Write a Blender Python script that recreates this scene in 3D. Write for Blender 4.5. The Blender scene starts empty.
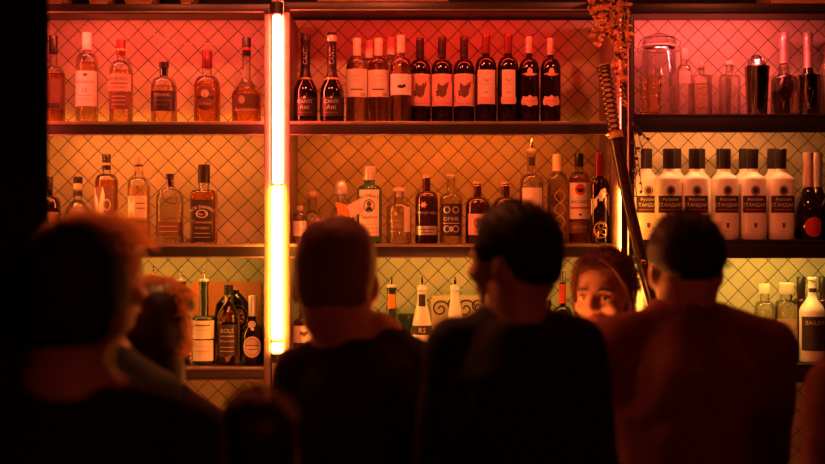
import bpy, bmesh, math, random
from mathutils import Vector, Matrix, Euler, noise
random.seed(7)
SC = bpy.context.scene
COL = SC.collection
PI = math.pi
F, CY, CZ, PX0, PY0 = 1238.0, -4.5, 1.65, 412.5, 232.0
def X(px, Y=0.0): return (px-PX0)/F*(Y-CY)
def Z(py, Y=0.0): return CZ-(py-PY0)/F*(Y-CY)
def K(Y=0.0): return (Y-CY)/F

# ------------------------------------------------------------------ materials
def mat(name, col, rough=0.5, metal=0.0, var=0.12, scale=40.0, coat=0.0, spec=0.5, sheen=0.0, bump=0.0):
    m = bpy.data.materials.new(name); m.use_nodes = True
    nt = m.node_tree; b = nt.nodes['Principled BSDF']
    b.inputs['Roughness'].default_value = rough; b.inputs['Metallic'].default_value = metal
    b.inputs['Coat Weight'].default_value = coat; b.inputs['Coat Roughness'].default_value = 0.05
    b.inputs['Specular IOR Level'].default_value = spec
    if sheen:
        b.inputs['Sheen Weight'].default_value = sheen; b.inputs['Sheen Roughness'].default_value = 0.4
    tc = nt.nodes.new('ShaderNodeTexCoord'); n = nt.nodes.new('ShaderNodeTexNoise')
    n.inputs['Scale'].default_value = scale; n.inputs['Detail'].default_value = 4
    r = nt.nodes.new('ShaderNodeValToRGB')
    lo = [c*(1-var) for c in col]; hi = [min(1, c*(1+var)) for c in col]
    r.color_ramp.elements[0].position = .3; r.color_ramp.elements[0].color = (*lo, 1)
    r.color_ramp.elements[1].position = .7; r.color_ramp.elements[1].color = (*hi, 1)
    nt.links.new(tc.outputs['Object'], n.inputs['Vector']); nt.links.new(n.outputs['Fac'], r.inputs['Fac'])
    nt.links.new(r.outputs['Color'], b.inputs['Base Color'])
    if bump:
        bp = nt.nodes.new('ShaderNodeBump'); bp.inputs['Strength'].default_value = bump; bp.inputs['Distance'].default_value = .01
        nt.links.new(n.outputs['Fac'], bp.inputs['Height']); nt.links.new(bp.outputs['Normal'], b.inputs['Normal'])
    return m
def glass(name, col, rough=0.0, ior=1.45):
    m = bpy.data.materials.new(name); m.use_nodes = True; nt = m.node_tree
    nt.nodes.remove(nt.nodes['Principled BSDF'])
    g = nt.nodes.new('ShaderNodeBsdfGlass'); g.inputs['Color'].default_value = (*col, 1)
    g.inputs['Roughness'].default_value = rough; g.inputs['IOR'].default_value = ior
    nt.links.new(g.outputs[0], nt.nodes['Material Output'].inputs[0]); return m
def thin_glass(name, col):
    m = bpy.data.materials.new(name); m.use_nodes = True; nt = m.node_tree; L = nt.links.new
    nt.nodes.remove(nt.nodes['Principled BSDF'])
    t = nt.nodes.new('ShaderNodeBsdfTransparent'); t.inputs[0].default_value = (*col, 1)
    g = nt.nodes.new('ShaderNodeBsdfGlass'); g.inputs['Color'].default_value = (*col, 1); g.inputs['Roughness'].default_value = .02; g.inputs['IOR'].default_value = 1.45
    lw = nt.nodes.new('ShaderNodeLayerWeight'); lw.inputs['Blend'].default_value = .5
    mr = nt.nodes.new('ShaderNodeMapRange'); mr.inputs['From Min'].default_value = .25; mr.inputs['From Max'].default_value = .85; mr.inputs['To Min'].default_value = .10; mr.inputs['To Max'].default_value = .95
    L(lw.outputs['Facing'], mr.inputs['Value']); mx = nt.nodes.new('ShaderNodeMixShader')
    L(mr.outputs[0], mx.inputs[0]); L(t.outputs[0], mx.inputs[1]); L(g.outputs[0], mx.inputs[2])
    fr = nt.nodes.new('ShaderNodeFresnel'); fr.inputs['IOR'].default_value = 1.5; gl = nt.nodes.new('ShaderNodeBsdfGlossy'); gl.inputs['Roughness'].default_value = .03; m2 = nt.nodes.new('ShaderNodeMixShader')
    hf = nt.nodes.new('ShaderNodeMath'); hf.operation = 'MULTIPLY'; hf.inputs[1].default_value = .5; L(fr.outputs[0], hf.inputs[0]); L(hf.outputs[0], m2.inputs[0]); L(mx.outputs[0], m2.inputs[1]); L(gl.outputs[0], m2.inputs[2]); mx = m2
    L(mx.outputs[0], nt.nodes['Material Output'].inputs[0]); return m
def emit(name, col, s):
    m = bpy.data.materials.new(name); m.use_nodes = True; nt = m.node_tree
    nt.nodes.remove(nt.nodes['Principled BSDF'])
    e = nt.nodes.new('ShaderNodeEmission'); e.inputs['Color'].default_value = (*col, 1); e.inputs['Strength'].default_value = s
    nt.links.new(e.outputs[0], nt.nodes['Material Output'].inputs[0]); return m
def tile_material():
    m = bpy.data.materials.new('diamond_tile'); m.use_nodes = True; nt = m.node_tree; L = nt.links.new
    b = nt.nodes['Principled BSDF']; b.inputs['Roughness'].default_value = .42
    def N(t): return nt.nodes.new(t)
    def M(op, a, c=None):
        n = N('ShaderNodeMath'); n.operation = op
        for i, v in enumerate((a, c)):
            if v is None: continue
            if isinstance(v, (int, float)): n.inputs[i].default_value = v
            else: L(v, n.inputs[i])
        return n.outputs[0]
    tc = N('ShaderNodeTexCoord')
    wob = N('ShaderNodeTexNoise'); wob.inputs['Scale'].default_value = 5; wob.inputs['Detail'].default_value = 2
    L(tc.outputs['Object'], wob.inputs['Vector'])
    sx = N('ShaderNodeSeparateXYZ'); L(tc.outputs['Object'], sx.inputs[0])
    w = M('MULTIPLY', M('SUBTRACT', wob.outputs['Fac'], .5), .012)
    P = 20*K(.31)
    x0, z0 = X(498.1, .31), Z(150.6, .31)
    xx = M('SUBTRACT', sx.outputs['X'], x0); zz = M('ADD', M('SUBTRACT', sx.outputs['Z'], z0), w)
    u = M('DIVIDE', M('ADD', xx, zz), P); v = M('DIVIDE', M('SUBTRACT', xx, zz), P)
    def edge(a):
        f = M('FRACT', M('ADD', a, .5)); return M('ABSOLUTE', M('SUBTRACT', f, .5))
    d = M('MINIMUM', edge(u), edge(v))
    mr = N('ShaderNodeMapRange'); mr.inputs['From Min'].default_value = .016; mr.inputs['From Max'].default_value = .042
    L(d, mr.inputs['Value'])
    cb = N('ShaderNodeCombineXYZ'); L(M('FLOOR', u), cb.inputs[0]); L(M('FLOOR', v), cb.inputs[1])
    wn = N('ShaderNodeTexWhiteNoise'); wn.noise_dimensions = '3D'; L(cb.outputs[0], wn.inputs['Vector'])
    cl = N('ShaderNodeTexNoise'); cl.inputs['Scale'].default_value = 9; cl.inputs['Detail'].default_value = 6
    L(tc.outputs['Object'], cl.inputs['Vector'])
    val = M('ADD', M('MULTIPLY', wn.outputs['Value'], .10), M('ADD', .44, M('MULTIPLY', cl.outputs['Fac'], .16)))
    hsv = N('ShaderNodeCombineColor'); L(val, hsv.inputs[0]); L(M('MULTIPLY', val, .95), hsv.inputs[1]); L(M('MULTIPLY', val, .60), hsv.inputs[2])
    mx = N('ShaderNodeMix'); mx.data_type = 'RGBA'
    L(mr.outputs[0], mx.inputs['Factor']); mx.inputs['A'].default_value = (.10, .08, .062, 1); L(hsv.outputs[0], mx.inputs['B'])
    L(mx.outputs['Result'], b.inputs['Base Color'])
    bp = N('ShaderNodeBump'); bp.inputs['Strength'].default_value = .5; bp.inputs['Distance'].default_value = .004
    L(mr.outputs[0], bp.inputs['Height']); L(bp.outputs['Normal'], b.inputs['Normal'])
    return m
def wood(name, c1, c2, rough=.45, scale=6):
    m = mat(name, c1, rough); nt = m.node_tree
    n = [q for q in nt.nodes if q.type == 'TEX_NOISE'][0]; r = [q for q in nt.nodes if q.type == 'VALTORGB'][0]
    mp = nt.nodes.new('ShaderNodeMapping'); mp.inputs['Scale'].default_value = (1.5, 14, 22)
    tc = [q for q in nt.nodes if q.type == 'TEX_COORD'][0]
    nt.links.new(tc.outputs['Object'], mp.inputs[0]); nt.links.new(mp.outputs[0], n.inputs['Vector'])
    n.inputs['Scale'].default_value = scale
    r.color_ramp.elements[0].color = (*c1, 1); r.color_ramp.elements[1].color = (*c2, 1); return m

M = dict(
 tile=tile_material(),
 rim=mat('worn_steel_rim', (.30, .22, .17), .3, .3, .15, 30),
 upright=mat('worn_brown_upright', (.22, .16, .12), .4, 0, .15, 30),
 frame=mat('brown_painted_steel', (.026, .018, .014), .38, 0, .15, 30),
 frame_black=mat('black_painted_steel', (.012, .010, .010), .42, 0, .15, 30),
 plaster=mat('dark_plaster', (.02, .018, .017), .8, 0, .2, 12),
 pillar=mat('matt_black_pillar', (.006, .005, .005), .9, 0, .2, 12),
 floor=wood('dark_floorboards', (.03, .02, .014), (.05, .032, .02), .5),
 counter=wood('dark_counter_wood', (.035, .018, .010), (.06, .03, .016), .35),
 crate=wood('crate_wood', (.32, .17, .07), (.45, .26, .12), .6),
 clear=thin_glass('clear_glass', (.97, .96, .94)),
 clear_blue=glass('pale_blue_glass', (.72, .90, .97)),
 crystal=glass('cut_crystal', (1, .93, .74), .12, 1.5),
 frost=mat('frosted_white_bottle', (.86, .83, .76), .28, 0, .03, 30, coat=.6),
 whisky=glass('amber_whisky', (.98, .84, .58), 0, 1.34),
 whisky_dark=glass('dark_amber_spirit', (.90, .58, .30), 0, 1.34),
 pale_liq=glass('pale_spirit', (.98, .94, .82), 0, 1.34),
 rose=glass('pale_wine', (.97, .82, .74), 0, 1.34),
 dark=mat('near_black_bottle_glass', (.014, .006, .004), .07, 0, .1, 20, coat=.6),
 brown=mat('brown_bottle_glass', (.045, .016, .008), .08, 0, .1, 20, coat=.6),
 green=mat('dark_green_bottle_glass', (.03, .045, .02), .08, 0, .1, 20, coat=.6),
 cream=mat('cream_label_paper', (.80, .74, .62), .55, 0, .05, 60),
 white=mat('white_label_paper', (.88, .85, .80), .5, 0, .03, 60),
 tan=mat('tan_label_paper', (.55, .42, .28), .55, 0, .08, 60),
 darklab=mat('dark_label_paper', (.035, .022, .018), .5, 0, .15, 60),
 brownlab=mat('brown_label_paper', (.16, .07, .035), .55, 0, .12, 60),
 redlab=mat('red_label_paper', (.55, .05, .03), .5, 0, .08, 60),
 pinklab=mat('pink_label_paper', (.85, .50, .45), .55, 0, .06, 60),
 ink=mat('black_ink', (.015, .012, .012), .6, 0, .1, 60),
 redink=mat('red_ink', (.5, .03, .02), .6, 0, .1, 60),
 goldink=mat('gold_ink', (.72, .52, .22), .35, .6, .1, 60),
 silverink=mat('silver_ink', (.75, .72, .68), .35, .5, .1, 60),
 capdark=mat('black_plastic_cap', (.02, .014, .012), .3, 0, .1, 50),
 capred=mat('dark_red_capsule', (.20, .02, .015), .3, .2, .12, 50),
 capcream=mat('cream_cap', (.78, .70, .58), .42, 0, .06, 50),
 goldpaint=mat('pale_gold_paint', (.92, .72, .34), .4, 0, .06, 50),
 cork=mat('cork_stopper', (.55, .38, .22), .7, 0, .2, 90),
 foilpink=mat('pale_foil_capsule', (.82, .58, .50), .30, .5, .1, 50, bump=.2),
 foildark=mat('dark_foil_capsule', (.05, .018, .014), .30, .4, .15, 50, bump=.2),
 silver=mat('brushed_silver', (.80, .77, .72), .32, .45, .06, 80),
 steel=mat('polished_steel', (.62, .60, .58), .10, 1.0, .05, 40),
 brass=mat('gold_band', (.75, .52, .20), .25, 1.0, .08, 60),
 orangeboard=mat('orange_card', (.80, .26, .06), .6, 0, .08, 10),
 bamboo=mat('dark_lacquered_scabbard', (.035, .016, .009), .28, 0, .3, 20, coat=.4),
 wrap=mat('tan_cord_wrap', (.55, .32, .13), .6, 0, .3, 60),
 wrapshade=mat('shaded_cord_wrap', (.03, .015, .008), .6, 0, .3, 60),  # dark tone puts the shaded notches of the wrapped relief into colour
 leaf=mat('dried_leaf', (.85, .48, .18), .65, 0, .35, 40),
 leafdark=mat('withered_dark_leaf', (.05, .02, .012), .7, 0, .3, 40),
 twig=mat('dry_twig', (.45, .25, .14), .7, 0, .25, 40),
 skin=mat('skin', (.62, .36, .25), .48, 0, .05, 25),
 lips=mat('lips', (.50, .16, .12), .4, 0, .05, 25),
 eyewhite=mat('eye_white', (.80, .76, .72), .2, 0, .03, 25),
 iris=mat('dark_iris', (.03, .018, .012), .15, 0, .1, 60),
 hairblack=mat('black_hair', (.012, .008, .006), .7, 0, .3, 70),
 hairbuzz=mat('cropped_brown_hair', (.17, .085, .045), .6, 0, .25, 90),
 rimstrand=mat('rim_lit_hair_strands', (.85, .56, .28), .5, 0, .2, 70),  # pale strands over a dark hair shell put the rim light into colour
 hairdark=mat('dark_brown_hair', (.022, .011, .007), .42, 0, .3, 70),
 hairred=mat('auburn_hair', (.10, .03, .014), .65, 0, .3, 70),
 hairlight=mat('light_brown_hair', (.42, .22, .09), .5, 0, .3, 70),
 clothblack=mat('black_cotton', (.012, .009, .009), .85, 0, .2, 50, bump=.15),
 clothdark=mat('charcoal_cotton', (.02, .013, .012), .85, 0, .2, 50, bump=.15),
 jacket=mat('rust_brown_jacket', (.20, .050, .028), .75, 0, .15, 40, bump=.15),
 denim=mat('dark_denim', (.02, .02, .03), .8, 0, .2, 60),
 shoe=mat('black_leather_shoe', (.012, .010, .010), .4, 0, .1, 60),
 pearl=mat('pearl_stud', (.95, .88, .75), .15, .2, .02, 60),
 lemon=mat('lemon_peel', (.85, .62, .10), .5, 0, .1, 60),
 stoolleather=mat('black_leatherette', (.02, .014, .012), .5, 0, .1, 60),
)

for nm_, tcol, f_ in (('rimstrand', (1, .68, .34), .75), ('hairred', (.40, .13, .05), .2), ('leaf', (.8, .4, .12), .4)):
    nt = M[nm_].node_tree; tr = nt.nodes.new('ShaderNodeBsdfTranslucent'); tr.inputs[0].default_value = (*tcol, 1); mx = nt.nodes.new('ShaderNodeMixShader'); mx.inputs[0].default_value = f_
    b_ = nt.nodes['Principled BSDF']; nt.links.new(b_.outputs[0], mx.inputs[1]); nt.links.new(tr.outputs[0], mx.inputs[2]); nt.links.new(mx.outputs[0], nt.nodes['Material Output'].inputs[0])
# ------------------------------------------------------------------ mesh builder
class MB:
    def __init__(s): s.v = []; s.f = []; s.m = []; s.mats = []; s.sm = []
    def mi(s, m):
        if m not in s.mats: s.mats.append(m)
        return s.mats.index(m)
    def add(s, vs, fs, m, smooth=True):
        o = len(s.v); s.v += [tuple(v) for v in vs]; k = s.mi(m)
        for f in fs: s.f.append(tuple(i+o for i in f)); s.m.append(k); s.sm.append(smooth)
    def box(s, a, b, m, bev=0.0):
        bm = bmesh.new(); bmesh.ops.create_cube(bm, size=1)
        c = [(a[i]+b[i])/2 for i in range(3)]; d = [abs(b[i]-a[i]) for i in range(3)]
        for v in bm.verts: v.co = Vector((c[i]+v.co[i]*d[i] for i in range(3)))
        if bev: bmesh.ops.bevel(bm, geom=bm.edges[:], offset=min(bev, min(d)*.4), segments=2, affect='EDGES', profile=.5)
        bm.verts.index_update()
        s.add([v.co.copy() for v in bm.verts], [[v.index for v in f.verts] for f in bm.faces], m, False); bm.free()
    def lathe(s, prof, m, seg=32, c=(0, 0, 0), sect=None, flip=False, closed=True):
        """prof: list of (r, z) bottom to top. sect(angle, r) -> (x, y)."""
        vs = []; fs = []; n = len(prof)
        for r, z in prof:
            for k in range(seg):
                a = 2*PI*k/seg
                x, y = sect(a, r) if sect else (r*math.cos(a), r*math.sin(a))
                vs.append((c[0]+x, c[1]+y, c[2]+z))
        for i in range(n-1):
            for k in range(seg):
                k2 = (k+1) % seg; q = (i*seg+k, i*seg+k2, (i+1)*seg+k2, (i+1)*seg+k)
                fs.append(q[::-1] if flip else q)
        if closed:
            b = tuple(range(seg)); t = tuple((n-1)*seg+k for k in range(seg))
            fs.append(b if flip else b[::-1]); fs.append(t[::-1] if flip else t)
        s.add(vs, fs, m)
    def ell(s, c, r, m, seg=20, rings=12, rot=None):
        vs = []; fs = []
        for i in range(1, rings):
            t = PI*i/rings
            for k in range(seg):
                a = 2*PI*k/seg
                v = Vector((r[0]*math.sin(t)*math.cos(a), r[1]*math.sin(t)*math.sin(a), -r[2]*math.cos(t)))
                if rot: v = rot @ v
                vs.append(v+Vector(c))
        top = Vector((0, 0, r[2])); bot = Vector((0, 0, -r[2]))
        if rot: top = rot @ top; bot = rot @ bot
        vs.append(bot+Vector(c)); vs.append(top+Vector(c)); nb = len(vs)-2
        for i in range(rings-2):
            for k in range(seg):
                k2 = (k+1) % seg; fs.append((i*seg+k, i*seg+k2, (i+1)*seg+k2, (i+1)*seg+k))
        for k in range(seg):
            k2 = (k+1) % seg; fs.append((nb, k2, k)); fs.append(((rings-2)*seg+k, (rings-2)*seg+k2, nb+1))
        s.add(vs, fs, m)
    def tube(s, pts, rad, m, seg=8):
        pts = [Vector(p) for p in pts]; n = len(pts)
        if not isinstance(rad, (list, tuple)): rad = [rad]*n
        vs = []; fs = []; up = None
        for i, p in enumerate(pts):
            t = (pts[min(i+1, n-1)]-pts[max(i-1, 0)]).normalized()
            if up is None: up = t.orthogonal().normalized()
            up = (up-t*up.dot(t))
            if up.length < 1e-6: up = t.orthogonal()
            up.normalize(); sd = t.cross(up)
            for k in range(seg):
                a = 2*PI*k/seg; vs.append(p+(up*math.cos(a)+sd*math.sin(a))*rad[i])
        for i in range(n-1):
            for k in range(seg):
                k2 = (k+1) % seg; fs.append((i*seg+k, i*seg+k2, (i+1)*seg+k2, (i+1)*seg+k))
        fs.append(tuple(range(seg))[::-1]); fs.append(tuple((n-1)*seg+k for k in range(seg)))
        s.add(vs, fs, m)
    def cap(s, p0, r0, p1, r1, m=None, seg=16):
        """capsule with two radii"""
        p0 = Vector(p0); p1 = Vector(p1); d = p1-p0; t = d.normalized() if d.length > 1e-9 else Vector((0, 0, 1))
        u = t.orthogonal().normalized(); w = t.cross(u); vs = []; fs = []; rings = []
        for i in range(5):
            a = PI/2*(1-i/5.0); rings.append((p0-t*r0*math.sin(a), r0*math.cos(a)))
        rings.append((p0, r0))
        for i in range(6):
            a = PI/2*i/5.5; rings.append((p1+t*r1*math.sin(a), r1*math.cos(a)))
        rings[0] = (rings[0][0], r0*.05)
        for c, r in rings:
            for k in range(seg):
                a = 2*PI*k/seg; vs.append(c+(u*math.cos(a)+w*math.sin(a))*r)
        for i in range(len(rings)-1):
            for k in range(seg):
                k2 = (k+1) % seg; fs.append((i*seg+k, i*seg+k2, (i+1)*seg+k2, (i+1)*seg+k))
        fs.append(tuple(range(seg))[::-1]); fs.append(tuple((len(rings)-1)*seg+k for k in range(seg)))
        s.add(vs, fs, m or M['skin'])
    def mesh(s, name):
        me = bpy.data.meshes.new(name); me.from_pydata(s.v, [], s.f)
        for m in s.mats: me.materials.append(m)
        me.polygons.foreach_set('material_index', s.m); me.polygons.foreach_set('use_smooth', s.sm); me.update()
        return me
    def build(s, name, parent=None, loc=(0, 0, 0), sharp=True):
        me = s.mesh(name)
        if sharp:
            try: me.set_sharp_from_angle(angle=math.radians(40))
            except Exception: pass
        o = bpy.data.objects.new(name, me); COL.objects.link(o); o.location = loc
        if parent: o.parent = parent
        return o
def tag(o, label=None, cat=None, group=None, kind=None):
    for k, v in (('label', label), ('category', cat), ('group', group), ('kind', kind)):
        if v: o[k] = v
    return o
def thing(name, label, cat, loc=(0, 0, 0), rz=0, group=None):
    o = bpy.data.objects.new(name, None); COL.objects.link(o); o.empty_display_size = .05
    o.location = loc; o.rotation_euler = (0, 0, rz); return tag(o, label, cat, group)

TS = bpy.data.scenes.new('workbench')
def evaluated(o):
    TS.collection.objects.link(o); TS.view_layers[0].update(); return o.evaluated_get(TS.view_layers[0].depsgraph)
_tc = {}
def text2d(s):
    """triangles of a line of text, cap height 1, centred"""
    if s in _tc: return _tc[s]
    cu = bpy.data.curves.new('lettering', 'FONT'); cu.body = s; cu.align_x = 'CENTER'; cu.resolution_u = 2
    o = bpy.data.objects.new('lettering', cu); ev = evaluated(o); me = ev.to_mesh()
    vs = [(v.co.x, v.co.y) for v in me.vertices]; fs = [tuple(p.vertices) for p in me.polygons]
    ev.to_mesh_clear(); bpy.data.objects.remove(o); bpy.data.curves.remove(cu)
    if vs:
        h = max(v[1] for v in vs) or 1; vs = [(a/h, b/h-.5) for a, b in vs]
    _tc[s] = (vs, fs); return _tc[s]

# ------------------------------------------------------------------ setting
SH1, SH2, SH3, TOPZ = Z(121.5), Z(244), Z(367), Z(14)
WALLY = .31
def structure(name, a, b, m):
    mb = MB(); mb.box(a, b, m); o = mb.build(name); o['kind'] = 'structure'; return o
structure('floor', (-3.5, -6.2, -.1), (3.5, .6, 0), M['floor'])
structure('ceiling', (-3.5, -6.2, 3.1), (3.5, .6, 3.2), M['plaster'])
structure('wall_back', (-3.5, WALLY, 0), (3.5, .6, TOPZ+.03), M['tile'])
structure('wall_back_upper', (-3.5, WALLY-.01, TOPZ+.03), (3.5, .6, 3.1), M['pillar'])
mb = MB(); q = [(-3.3, -1.75), (X(48.5, -1.75), -1.75), (X(46.5, -1.45), -1.45), (-3.3, -1.45)]
mb.add([(x, y, z) for z in (0, 3.1) for x, y in q], [(3, 2, 1, 0), (4, 5, 6, 7), (0, 1, 5, 4), (1, 2, 6, 5), (2, 3, 7, 6), (3, 0, 4, 7)], M['pillar'], False)
o = mb.build('wall_left'); o['kind'] = 'structure'

def shelf_unit(name, label, xa, xb, yf, zs, thick, fm, topz, rm, um, slim=False):
    t = thing(name, label, 'shelving', ((xa+xb)/2, 0, 0)); ox = (xa+xb)/2
    pw = 6*K()
    for i, z in enumerate(zs):
        mb = MB(); mb.box((xa-ox+pw, yf+.006, z-.016), (xb-ox-pw, WALLY-.012, z), fm, .002); mb.box((xa-ox+pw, yf, z-thick), (xb-ox-pw, yf+.008, z-.002), fm, .002); sh = mb.build('shelf_board', t)
        mb = MB(); mb.box((xa-ox+pw, yf-.004, z-.010), (xb-ox-pw, yf+.006, z+.001), rm, .002); mb.box((xa-ox+pw, yf-.003, z-thick), (xb-ox-pw, yf, z-thick+.004), rm, .001); mb.build('front_rim', sh)
    mb = MB(); mb.box((xa-ox, yf+.004, topz+.030), (xb-ox, WALLY-.002, topz+.038), fm, .002); mb.box((xa-ox, yf, topz), (xb-ox, yf+.008, topz+.037), fm, .002); tp = mb.build('top_board', t)
    mb = MB(); mb.box((xa-ox+pw, yf-.006, topz+.004), (xb-ox-pw, yf, topz+.010), rm, .002); mb.build('front_rim', tp)
    for q, x in enumerate((xa-ox, xb-ox-pw)):
        mb = MB(); mb.box((x, yf-.002, 0), (x+pw, yf+.022 if slim and q == 0 else WALLY-.002, topz), um, .003); mb.build('upright', t)
    mb = MB(); mb.box((xa-ox+pw, yf+.02, .10), (xb-ox-pw, WALLY-.002, .16), fm, .003); mb.build('bottom_board', t)
    return t
RZ1, RZ2, RZ3, RTOP = Z(114.5), Z(240), Z(364), Z(14)
shelf_unit('back_bar_shelf', 'brown shelving bay of whisky bottles beside the black pillar', X(-95), X(270), 0, [SH1, SH2, SH3], .05, M['frame'], TOPZ, M['rim'], M['upright'])
shelf_unit('back_bar_shelf', 'middle shelving bay holding the wine bottles between two posts', X(284), X(618), 0, [SH1, SH2, SH3], .05, M['frame'], Z(12), M['rim'], M['upright'])
shelf_unit('back_bar_shelf', 'black shelving bay of glassware and white vodka bottles', X(628), X(905), -.01, [RZ1, RZ2, RZ3], .066, M['frame_black'], RTOP, M['frame_black'], M['frame_black'], True)

# gap back channels and LED tubes
def led_tube(px, label, loc_y, r, s, z0=Z(354), z1=Z(16), mid=Z(185), channel=True, cw=6, su=1.0):
    x = X(px, loc_y)
    t = thing('led_tube_light', label, 'light', (x, loc_y, z0))
    def seg(name, a, b, rr, m):
        mb = MB(); mb.lathe([(rr*.7, a-z0), (rr, a-z0+.004), (rr, b-z0-.004), (rr*.7, b-z0)], m, 20); return mb.build(name, t)
    seg('upper_tube', mid+.006, z1, r*.72, emit('red_tube_glow', (1, .07, .04), 45*s*su))
    seg('lower_tube', z0+.055, mid-.006, r, emit('amber_tube_glow', (1, .28, .03), 30*s))
    seg('tube_tip', z0+.006, z0+.042, r, emit('amber_tip_glow', (1, .3, .04), 16*s))
    for a, b in ((mid-.006, mid+.006), (z0+.042, z0+.055)): seg('coupling', a, b, r*1.06, M['brass'])
    for a, b in ((z0-.03, z0+.006), (z1, z1+.05)): seg('end_cap', a, b, r*1.1, M['frame'])
    mb = MB(); mb.box((-cw*K(), r+.006, -.3), (cw*K(), r+.016, z1-z0+.06), M['silver'] if channel else M['frame'], .001)
    mb.box((-.01, r*.5, -.02), (.01, r+.012, -.006), M['frame']); mb.box((-.01, r*.5, z1-z0+.02), (.01, r+.012, z1-z0+.035), M['frame']); mb.build('mounting_channel', t)
    return t
led_tube(277, 'white glowing tube lamp, pink above and amber below, between two bays', -.012, .0205, 2.6)
led_tube(623, 'glowing tube lamp half hidden behind the dark conduit by the black bay', .0, .0135, 1.9, cw=3, su=.2)
led_tube(14, 'tube lamp at the pillar end of the whisky shelves', -.07, .0215, 1.5)
mb = MB(); mb.box((-.010, -.008, 0), (.010, .008, Z(2)), M['frame_black'], .003)
mb.box((-.018, -.018, 0), (.018, .018, .03), M['frame_black'], .003)
tag(mb.build('conduit_post', None, (X(624, -.04), -.04, 0)), 'narrow black post in front of the half hidden tube lamp', 'post')

# crates on the top boards
for px, w, lab in ((51, 19, 'pale wooden crate on the top board beside the pillar'), (98, 17, 'second pale crate along the top board from the pillar'),
                   (138, 25, 'pale wooden crate third from the pillar on the top board'), (186, 10, 'narrow crate on the top board above the short-necked bottle')):
    mb = MB(); h = .16; w2 = w*K(.08)/2; z0 = TOPZ+.0385
    mb.box((-w2, -.07, 0), (w2, .07, .012), M['crate'], .002)
    for k in range(3): mb.box((-w2, -.075, .012+.05*k), (w2, -.065, .055+.05*k), M['crate'], .002); mb.box((-w2, .065, .012+.05*k), (w2, .075, .055+.05*k), M['crate'], .002)
    for sx in (-1, 1): mb.box((sx*w2-.005, -.065, .01), (sx*w2+.005, .065, .16), M['crate'], .002)
    tag(mb.build('wooden_crate', None, (X(px, .02), .09, z0)), lab, 'crate', 'crates on the top board')
for px, w, lab in ((383, 128, 'long low wooden tray on the top board over the wine bottles'), (812, 80, 'wooden tray on the top board of the black bay')):
    mb = MB(); w2 = w*K(.02)/2
    mb.box((-w2, -.10, 0), (w2, .10, .015), M['crate'], .002)
    for sy in (-1, 1): mb.box((-w2, sy*.10-.006, 0), (w2, sy*.10+.006, .07), M['crate'], .003)
    for sx in (-1, 1): mb.box((sx*w2-.006, -.10, 0), (sx*w2+.006, .10, .07), M['crate'], .003)
    tag(mb.build('wooden_tray', None, (X(px, .02), .11, Z(12)+.0385 if px < 600 else RTOP+.0385)), lab, 'tray')

# thin pale wire on the wall of the upper whisky bay
pts = [(X(a, .305), .306, Z(b, .305)) for a, b in ((131, 23), (137, 24), (145, 28), (151, 33), (160, 37), (172, 41), (186, 43.5), (200, 43), (222, 45))]
mb = MB(); mb.tube(pts, .0014, M['capcream'], 6); tag(mb.build('loose_wire'), 'thin pale wire trailing across the red lit tiles', 'wire')

# ------------------------------------------------------------------ bottles
def prof_pts(R, rn, zs, zn, H, shape, ring=False):
    p = [(R*.80, 0), (R*.93, .0015), (R, .007)]
    n = 10
    if shape == 'bulb':
        p = [(R*.62, 0), (R*.72, .003)]
        for i in range(1, 13):
            t = i/12.0; a = -PI/2*.62+t*(PI/2*.62+PI/2*.80); p.append((max(rn, R*math.cos(a)), zs*.52*(1+math.sin(a)/math.sin(PI/2*.62)) if a < 0 else zs*.52+(zn-zs*.52)*math.sin(a)/math.sin(PI/2*.8)))
        p[-1] = (rn, zn)
    else:
        p.append((R, zs))
        for i in range(1, n+1):
            t = i/n
            if shape == 'round': r = rn+(R-rn)*max(0, math.cos(t*PI/2))**.75; z = zs+(zn-zs)*math.sin(t*PI/2)**1.1
            elif shape == 'slope': q = .5-.5*math.cos(PI*t); r = R+(rn-R)*q; z = zs+(zn-zs)*t
            elif shape == 'cone': r = R+(rn-R)*t; z = zs+(zn-zs)*t
            elif shape == 'square': r = rn+(R-rn)*max(0, math.cos(t*PI/2))**.4; z = zs+(zn-zs)*math.sin(t*PI/2)
            p.append((r, z))
    rg = 1.16 if ring else 1.0
    p += [(rn, H-.014), (rn*rg, H-.012), (rn*rg, H-.003), (rn*.97, H)]
    return p
def radius_at(p, z):
    for (r0, z0), (r1, z1) in zip(p, p[1:]):
        if z0 <= z <= z1: return r0+(r1-r0)*((z-z0)/(z1-z0) if z1 > z0 else 0)
    return p[-1][0]
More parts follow.
